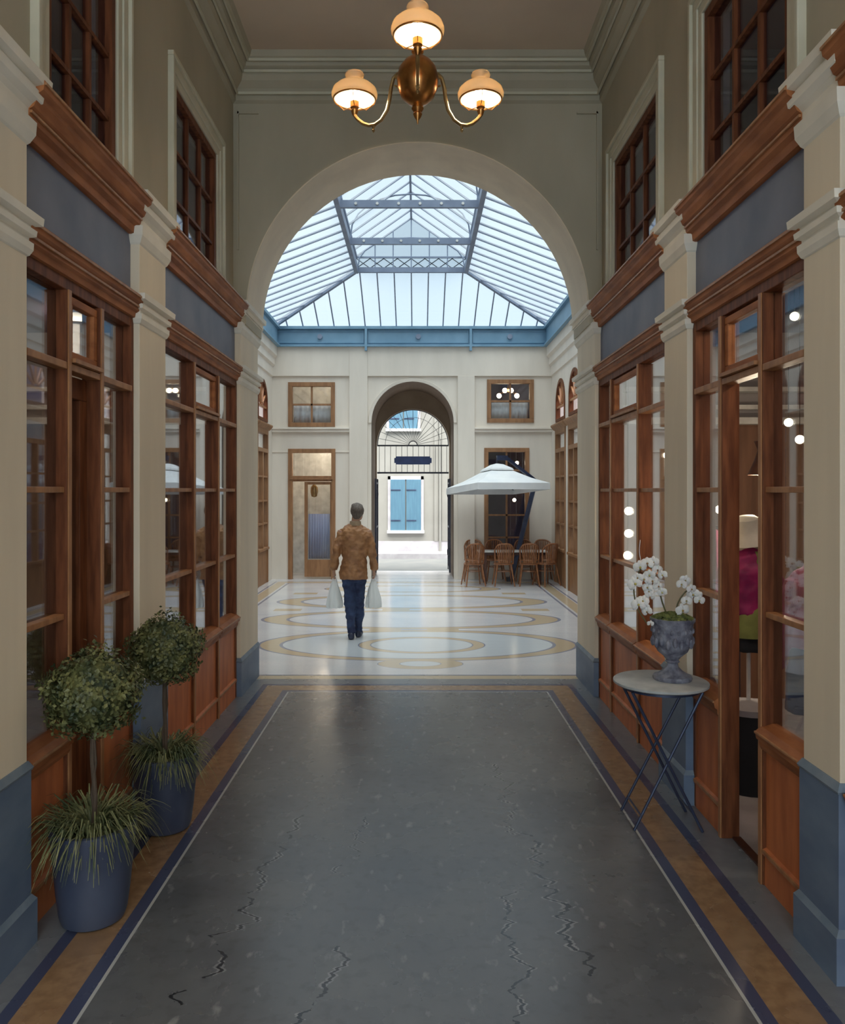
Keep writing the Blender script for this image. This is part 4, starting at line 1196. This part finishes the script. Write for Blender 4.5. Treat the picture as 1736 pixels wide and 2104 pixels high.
# ------------------------------------------------------------------ the walking man with two bags
def remesh(o, vox, smooth=3, disp=0):
    r = o.modifiers.new('remesh', 'REMESH'); r.mode = 'VOXEL'; r.voxel_size = vox; r.use_smooth_shade = True
    if smooth:
        s_ = o.modifiers.new('smooth', 'SMOOTH'); s_.iterations = smooth; s_.factor = .5
    if disp:
        tx = bpy.data.textures.new('folds', 'CLOUDS'); tx.noise_scale = .09; tx.noise_depth = 2
        d_ = o.modifiers.new('folds', 'DISPLACE'); d_.texture = tx; d_.strength = disp; d_.mid_level = .5; d_.texture_coords = 'LOCAL'
    return o


def ell_loft(mb, rows, n=20):
    """rows: (cx, cy, z, rx, ry)"""
    mb.loft([[(cx + rx * math.cos(2 * PI * k / n), cy + ry * math.sin(2 * PI * k / n), z) for k in range(n)] for cx, cy, z, rx, ry in rows])


MX, MY = -.832, 10.16
V = lambda x, y, z: (MX + x, MY + y, z)
body = MB()
# head turned slightly right, seen from behind
body.ball(V(.045, .0, 1.655), (.073, .092, .100), 18, 14)
body.ball(V(.058, .035, 1.60), (.055, .062, .065), 14, 10)
body.ball(V(.085, .100, 1.635), (.014, .022, .020), 8, 6)      # nose
body.ball(V(.083, .086, 1.595), (.022, .012, .008), 8, 6)      # lips
for q in (-1, 1):
    body.ball(V(.045 + q * .075, -.008, 1.645), (.010, .018, .030), 8, 6)
body.tube([V(.03, -.01, 1.60), V(.02, -.015, 1.50), V(.0, -.01, 1.40)], [.052, .055, .07], 12)
ell_loft(body, [V(0, 0, .84) + (.145, .10), V(0, 0, 1.0) + (.135, .095), V(0, 0, 1.25) + (.155, .105), V(0, 0, 1.40) + (.16, .09), V(0, 0, 1.45) + (.08, .06)])
ARM = {-1: [V(-.165, 0, 1.41), V(-.225, -.02, 1.14), V(-.265, .03, .90)], 1: [V(.185, 0, 1.41), V(.235, -.02, 1.14), V(.262, .03, .90)]}
for q in (-1, 1):
    A3 = ARM[q]
    body.tube(A3, [.045, .038, .028], 12)
    wx, wy, wz = A3[2]
    body.loft([[(wx + a * .016, wy + b * .030 + dy, wz - dz) for a, b in ((-1, -1), (1, -1), (1.2, 0), (1, 1), (-1, 1), (-1.2, 0))] for dy, dz in ((0, 0), (.005, .04), (.006, .085))])
    for j, (L, dy) in enumerate(((.034, -.026), (.040, -.009), (.038, .008), (.030, .024))):
        body.tube([(wx, wy + dy, wz - .078), (wx + q * .004, wy + dy, wz - .078 - L * .8), (wx - q * .012, wy + dy, wz - .078 - L * 1.15), (wx - q * .026, wy + dy, wz - .078 - L * .7)], [.009, .0085, .008, .0075], 7)
    body.tube([(wx, wy + .026, wz - .03), (wx - q * .014, wy + .038, wz - .06), (wx - q * .022, wy + .034, wz - .09)], [.011, .009, .008], 7)
LEG = {-1: [V(-.075, 0, .86), V(-.055, .03, .48), V(-.030, -.03, .09)], 1: [V(.070, 0, .86), V(.060, .09, .48), V(.048, .13, .09)]}
for q in (-1, 1):
    body.tube(LEG[q], [.07, .042, .032], 12)
    a = LEG[q][2]
    body.tube([(a[0], a[1] - .03, .055), (a[0] + q * .008, a[1] + .08, .04), (a[0] + q * .015, a[1] + .17, .03)], [.036, .036, .022], 10)
me = MB(); me.v, me.f = body.v, body.f
person = me.build('person', M['skin'], None, True)
person.data.transform(Matrix.Translation((-MX, -MY, 0))); person.location = (MX, MY, 0)
remesh(person, .006, 2)
tag(person, 'short haired man in brown jacket and dark jeans walking away, carrying two bags', 'person')
hair = MB()
hair.ball(V(.044, -.012, 1.672), (.088, .102, .100), 18, 14)
hair.ball(V(.040, -.045, 1.625), (.066, .060, .070), 14, 10)
hair.ball(V(.050, .03, 1.72), (.068, .065, .045), 12, 8)
hair.ball(V(.010, .0, 1.73), (.045, .06, .035), 12, 8)
remesh(hair.build('hair', M['hair'], person, True), .007, 1, .012)
jk = MB()
ell_loft(jk, [V(-.005, 0, .775) + (.180, .135), V(-.005, 0, .80) + (.184, .137), V(0, 0, .92) + (.174, .128), V(.005, 0, 1.06) + (.160, .120), V(.01, 0, 1.22) + (.178, .125), V(.01, -.005, 1.34) + (.19, .122), V(.01, -.005, 1.41) + (.178, .105), V(.012, -.008, 1.455) + (.145, .085), V(.015, -.01, 1.49) + (.085, .075), V(.02, -.01, 1.50) + (.072, .07)], 28)
for q in (-1, 1):
    A3 = [Vector(p) for p in ARM[q]]
    pts = [A3[0] + Vector((-q * .045, 0, .0)), A3[0] + Vector((q * -.005, 0, -.045)), A3[0].lerp(A3[1], .55), A3[1], A3[1].lerp(A3[2], .5), A3[2] + Vector((0, 0, -.01))]
    jk.tube(pts, [.052, .060, .058, .055, .052, .046], 16)
remesh(jk.build('jacket', M['jacket'], person, True), .010, 3, .055)
cl = MB()
cl.loft([[V(.02 + rx * math.cos(a), -.012 + ry * math.sin(a), z) for a in [2 * PI * k / 20 for k in range(20)]] for rx, ry, z in ((.078, .076, 1.475), (.072, .072, 1.53), (.064, .064, 1.535), (.066, .066, 1.48))])
cl.build('collar', M['collar'], person, True)
jn = MB()
ell_loft(jn, [V(0, 0, .90) + (.15, .11), V(0, 0, .80) + (.155, .118), V(0, 0, .74) + (.150, .115)])
for q in (-1, 1):
    L3 = [Vector(p) for p in LEG[q]]
    pts = [L3[0] + Vector((0, 0, -.04)), L3[0].lerp(L3[1], .3), L3[0].lerp(L3[1], .7), L3[1], L3[1].lerp(L3[2], .4), L3[1].lerp(L3[2], .85), L3[2] + Vector((0, 0, -.02))]
    jn.tube(pts, [.095, .092, .078, .070, .064, .052, .054], 16)
remesh(jn.build('jeans', M['jeans'], person, True), .009, 2, .05)
for q in (-1, 1):
    a = LEG[q][2]
    sh = MB(); n = 14
    sh.loft([[(a[0] + q * k_ * .01 + rx * math.cos(2 * PI * j / n), a[1] + dy, max(.0, zc + rz * math.sin(2 * PI * j / n))) for j in range(n)] for k_, dy, rx, zc, rz in ((0, -.075, .02, .04, .03), (0, -.06, .038, .045, .045), (0, 0, .042, .045, .06), (1, .08, .045, .035, .04), (1, .15, .044, .028, .03), (1, .20, .02, .022, .02))])
    sh.build('shoe', M['shoe'], person, True)


def bag(x, y, ztop, zbot, label, seed):
    rnd = random.Random(seed)
    t = empty('plastic_bag', (x, y, zbot), label, 'bag', 'shopping bags carried by the man')
    n = 28; rows = []
    H = ztop - zbot
    for q, w, d_ in ((0, .080, .045), (.015, .100, .060), (.12, .104, .070), (.35, .090, .062), (.6, .066, .046), (.8, .040, .028), (.9, .022, .018)):
        z = zbot + H * q
        ph = rnd.uniform(0, 1)
        rows.append([(x + (w * (1 + .10 * math.sin(k * 2.1 + ph + q * 4))) * math.cos(2 * PI * k / n), y + d_ * (1 + .16 * math.sin(k * 1.7 + q * 3)) * math.sin(2 * PI * k / n), z + .006 * math.sin(k * 1.9)) for k in range(n)])
    MB().loft(rows).build('bag_body', M['bag'], t, True)
    for s_ in (-1, 1):
        MB().tube([(x + s_ * .03, y, zbot + H * .80), (x + s_ * .024, y + s_ * .006, zbot + H * .93), (x + s_ * .006, y, ztop + .015), (x - s_ * .004, y, ztop + .018)], [.012, .008, .005, .005], 6).build('bag_handle', M['bag'], t, True)
    return t


bag(MX + ARM[-1][2][0] - MX + .010, MY + .03, .795, .395, 'thin white plastic bag in the man\'s left hand, nearer the court door', 1)
bag(MX + ARM[1][2][0] - MX - .008, MY + .03, .795, .400, 'thin white plastic bag in the man\'s right hand, toward the chairs', 2)


# ------------------------------------------------------------------ inside the right-hand shop
def mannequin(x, y, label, top, skirt, zs, inner=None):
    t = empty('mannequin', (x, y, 0), label, 'mannequin', 'dressed mannequins in the right shop')
    W = lambda dx, dy, z, rx, ry: (x + dx, y + dy, z, rx, ry)
    b = MB(); ell_loft(b, [W(0, 0, .95, .13, .10), W(0, 0, 1.1, .11, .08), W(0, 0, 1.3, .14, .10), W(0, 0, 1.45, .15, .09), W(0, 0, 1.52, .08, .06), W(0, 0, 1.62, .045, .045)])
    b.build('body_form', M['mannequin'], t, True)
    j = MB(); ell_loft(j, [W(0, 0, 1.13, .175, .13), W(0, 0, 1.25, .165, .12), W(0, 0, 1.40, .175, .12), W(0, 0, 1.50, .15, .09), W(0, 0, 1.56, .06, .06)])
    for q in (-1, 1): j.tube([(x + q * .13, y, 1.47), (x + q * .20, y, 1.25), (x + q * .205, y + .03, 1.02)], [.055, .05, .045], 12)
    remesh(j.build('jacket', top, t, True), .012, 2, .03)
    s_ = MB(); ell_loft(s_, [W(0, 0, zs[0], .17, .13), W(0, 0, (zs[0] + zs[1]) / 2, .165, .125), W(0, 0, zs[1], .14, .10)])
    remesh(s_.build('skirt', skirt, t, True), .012, 1, .02)
    if inner:
        i_ = MB(); ell_loft(i_, [W(.01, -.005, .99, .172, .138), W(.02, -.005, 1.14, .168, .136), W(.085, -.02, 1.2, .10, .125), W(.085, -.03, 1.4, .085, .105), W(.03, -.02, 1.54, .06, .06)])
        i_.build('shirt', inner, t, True)
    MB().tube([(x, y, .56), (x, y, .96)], .014, 8).build('stand_pole', M['white_paint'], t)
    MB().lathe([(.17, .0), (.17, .50), (.02, .52)], x, y, 20).build('stand_base', M['black_cloth'], t, True)
    MB().lathe([(.175, .50), (.18, .54), (.02, .57)], x, y, 20).build('stand_cap', M['stone_grey'], t, True)
    return t


mannequin(2.15, 5.06, 'headless mannequin in a magenta jacket over olive cloth, seen through the open doorway', M['magenta'], M['black_cloth'], (.90, 1.12), M['olive'])
mannequin(2.06, 3.98, 'mannequin in a pink blouse and blue skirt, partly hidden by the near right pier', M['pink'], M['blue_cloth'], (.80, 1.2))
h = MB().lathe([(.125, 1.60), (.085, 1.67), (.078, 1.76), (.06, 1.775), (.005, 1.78)], 0, 0, 24)
o = h.build('bucket_hat', M['mannequin'], None, True); o.modifiers.new('solid', 'SOLIDIFY').thickness = .004
o.data.transform(Matrix.Translation((0, 0, -1.6))); o.location = (2.15, 5.06, 1.59); o.rotation_euler = (R(8), R(-10), 0)
tag(o, 'pale bucket hat on top of the magenta dressed mannequin', 'hat')

t = empty('pendant_lamp', (2.46, 5.55, 3.4), 'dark waisted pendant lamp hanging inside the right shop doorway', 'lamp')
MB().tube([(2.46, 5.55, 3.4), (2.46, 5.55, 2.28)], .006, 6).build('cord', M['black_cloth'], t)
o = MB().lathe([(.10, 2.04), (.055, 2.14), (.03, 2.22), (.055, 2.28), (.01, 2.29)], 2.46, 5.55, 24, cap=False).build('lamp_shade', M['wood_dark'], t, True)
o.modifiers.new('solid', 'SOLIDIFY').thickness = .004
MB().ball((2.46, 5.55, 2.05), .035).build('bulb', M['bulb_small'], t, True)
L = bpy.data.objects.new('pendant_light', bpy.data.lights.new('pendant_light', 'POINT')); L.data.energy = 22; L.data.color = (1, .84, .62); L.data.shadow_soft_size = .1
L.parent = t; L.location = (0, 0, -1.42); COL.objects.link(L)

BP = [((1632, 650), 2.12, 'upper bare bulb hanging in the near right shop window'), ((1620, 868), 2.16, 'middle bare bulb hanging in the near right shop window'), ((1643, 903), 2.14, 'bare bulb just below the middle one in the near right window'),
      ((1478, 1047), 2.3, 'bare bulb behind the glass left of the open shop doorway'), ((1291, 1050), 1.88, 'top of three bare bulbs above the orchid'), ((1291, 1096), 1.86, 'middle of three bare bulbs above the orchid'), ((1289, 1141), 1.89, 'lowest of three bare bulbs above the orchid')]
for (px, py), X, lb in BP:
    y = 1600 * X / (px - 858); z = EYE + (1008 - py) * y / 1600
    t = empty('hanging_bulb', (X, y, 3.4), lb, 'light bulb', 'bare bulbs in the right shop')
    MB().tube([(X, y, 3.4), (X, y, z + .03)], .0025, 5).build('cord', M['black_cloth'], t)
    MB().ball((X, y, z), .024 * max(1, y / 4.5), 12, 8).build('bulb', M['bulb_small'], t, True)
# hanging pink scarf in the light next to the doorway
X, y = 2.35, 6.15
m_ = MB(); n = 24
m_.loft([[(X + .10 * (i / n - .5), y + .32 * (i / n - .5) + .015 * math.sin(i * 1.2), z) for i in range(n + 1)] for z in (1.05, 1.3, 1.62)], False, False)
t = m_.build('hanging_scarf', M['pink'], None, True); t.modifiers.new('solid', 'SOLIDIFY').thickness = .012
tag(t, 'pink cloth hanging behind the shop glass left of the open doorway', 'scarf')
t = empty('clothes_rail', (2.35, 6.15, 0), 'thin metal rail holding the pink cloth inside the right shop', 'clothes rail')
for yy in (5.7, 6.6): MB().tube([(2.35, yy, 0), (2.35, yy, 1.65)], .012, 8).build('upright', M['iron'], t)
MB().tube([(2.35, 5.7, 1.64), (2.35, 6.6, 1.64)], .012, 8).build('rail', M['iron'], t)
# invented ceiling lamps, added to brighten the shops and rooms
def added_room_lamp(x, y, z, w, label):
    t = empty('added_ceiling_lamp', (x, y, z), label, 'lamp', 'ceiling lamps added to light the interiors')
    MB().lathe([(.10, z), (.12, z - .03), (.09, z - .06), (.01, z - .07)], x, y, 20).build('lamp_shade', M['cloth_white'], t, True)
    L = bpy.data.objects.new('lamp_light', bpy.data.lights.new('lamp_light', 'POINT')); L.data.energy = w; L.data.color = (1, .82, .6); L.data.shadow_soft_size = .12
    L.parent = t; L.location = (0, 0, -.22); COL.objects.link(L)
added_room_lamp(-2.8, 4.2, 3.4, 8, 'ceiling lamp added to light the left shop, nearer the viewer')
added_room_lamp(-2.8, 6.4, 3.4, 6, 'ceiling lamp added to light the left shop, nearer the court')
added_room_lamp(2.7, 3.7, 3.4, 22, 'ceiling lamp added to light the near right shop window')

added_room_lamp(-2.1, 17.6, 3.02, 13, 'ceiling lamp added to light the room behind the court door')
added_room_lamp(-2.1, 17.6, 4.9, 8, 'ceiling lamp added to light the room behind the square window above the court door')
t = empty('room_chandelier', (2.03, 17.5, 4.9), 'small chandelier with four pale globes behind the square window above the umbrella', 'chandelier')
MB().tube([(2.03, 17.5, 4.9), (2.03, 17.5, 4.15)], .01, 6).build('rod', M['brass'], t)
for dx, z in ((-.20, 4.06), (-.07, 4.18), (.07, 4.18), (.20, 4.06)):
    MB().tube([(2.03, 17.5, 4.15), (2.03 + dx, 17.5, z + .05)], .008, 6).build('arm', M['brass'], t)
    MB().ball((2.03 + dx, 17.5, z), .055, 12, 8).build('globe', M['bulb_small'], t, True)
for x, z, lb in ((2.22, 2.55, 'higher warm bulb behind the tall court window, above the canopy'), (2.18, 2.30, 'lower warm bulb behind the tall court window, just above the canopy'), (2.16, 1.72, 'warm bulb behind the tall court window under the canopy')):
    t = empty('hanging_bulb', (x, 17.4, 3.02), lb, 'light bulb')
    MB().tube([(x, 17.4, 3.02), (x, 17.4, z)], .004, 5).build('cord', M['black_cloth'], t)
    MB().ball((x, 17.4, z), .04, 12, 8).build('bulb', M['bulb_small'], t, True)
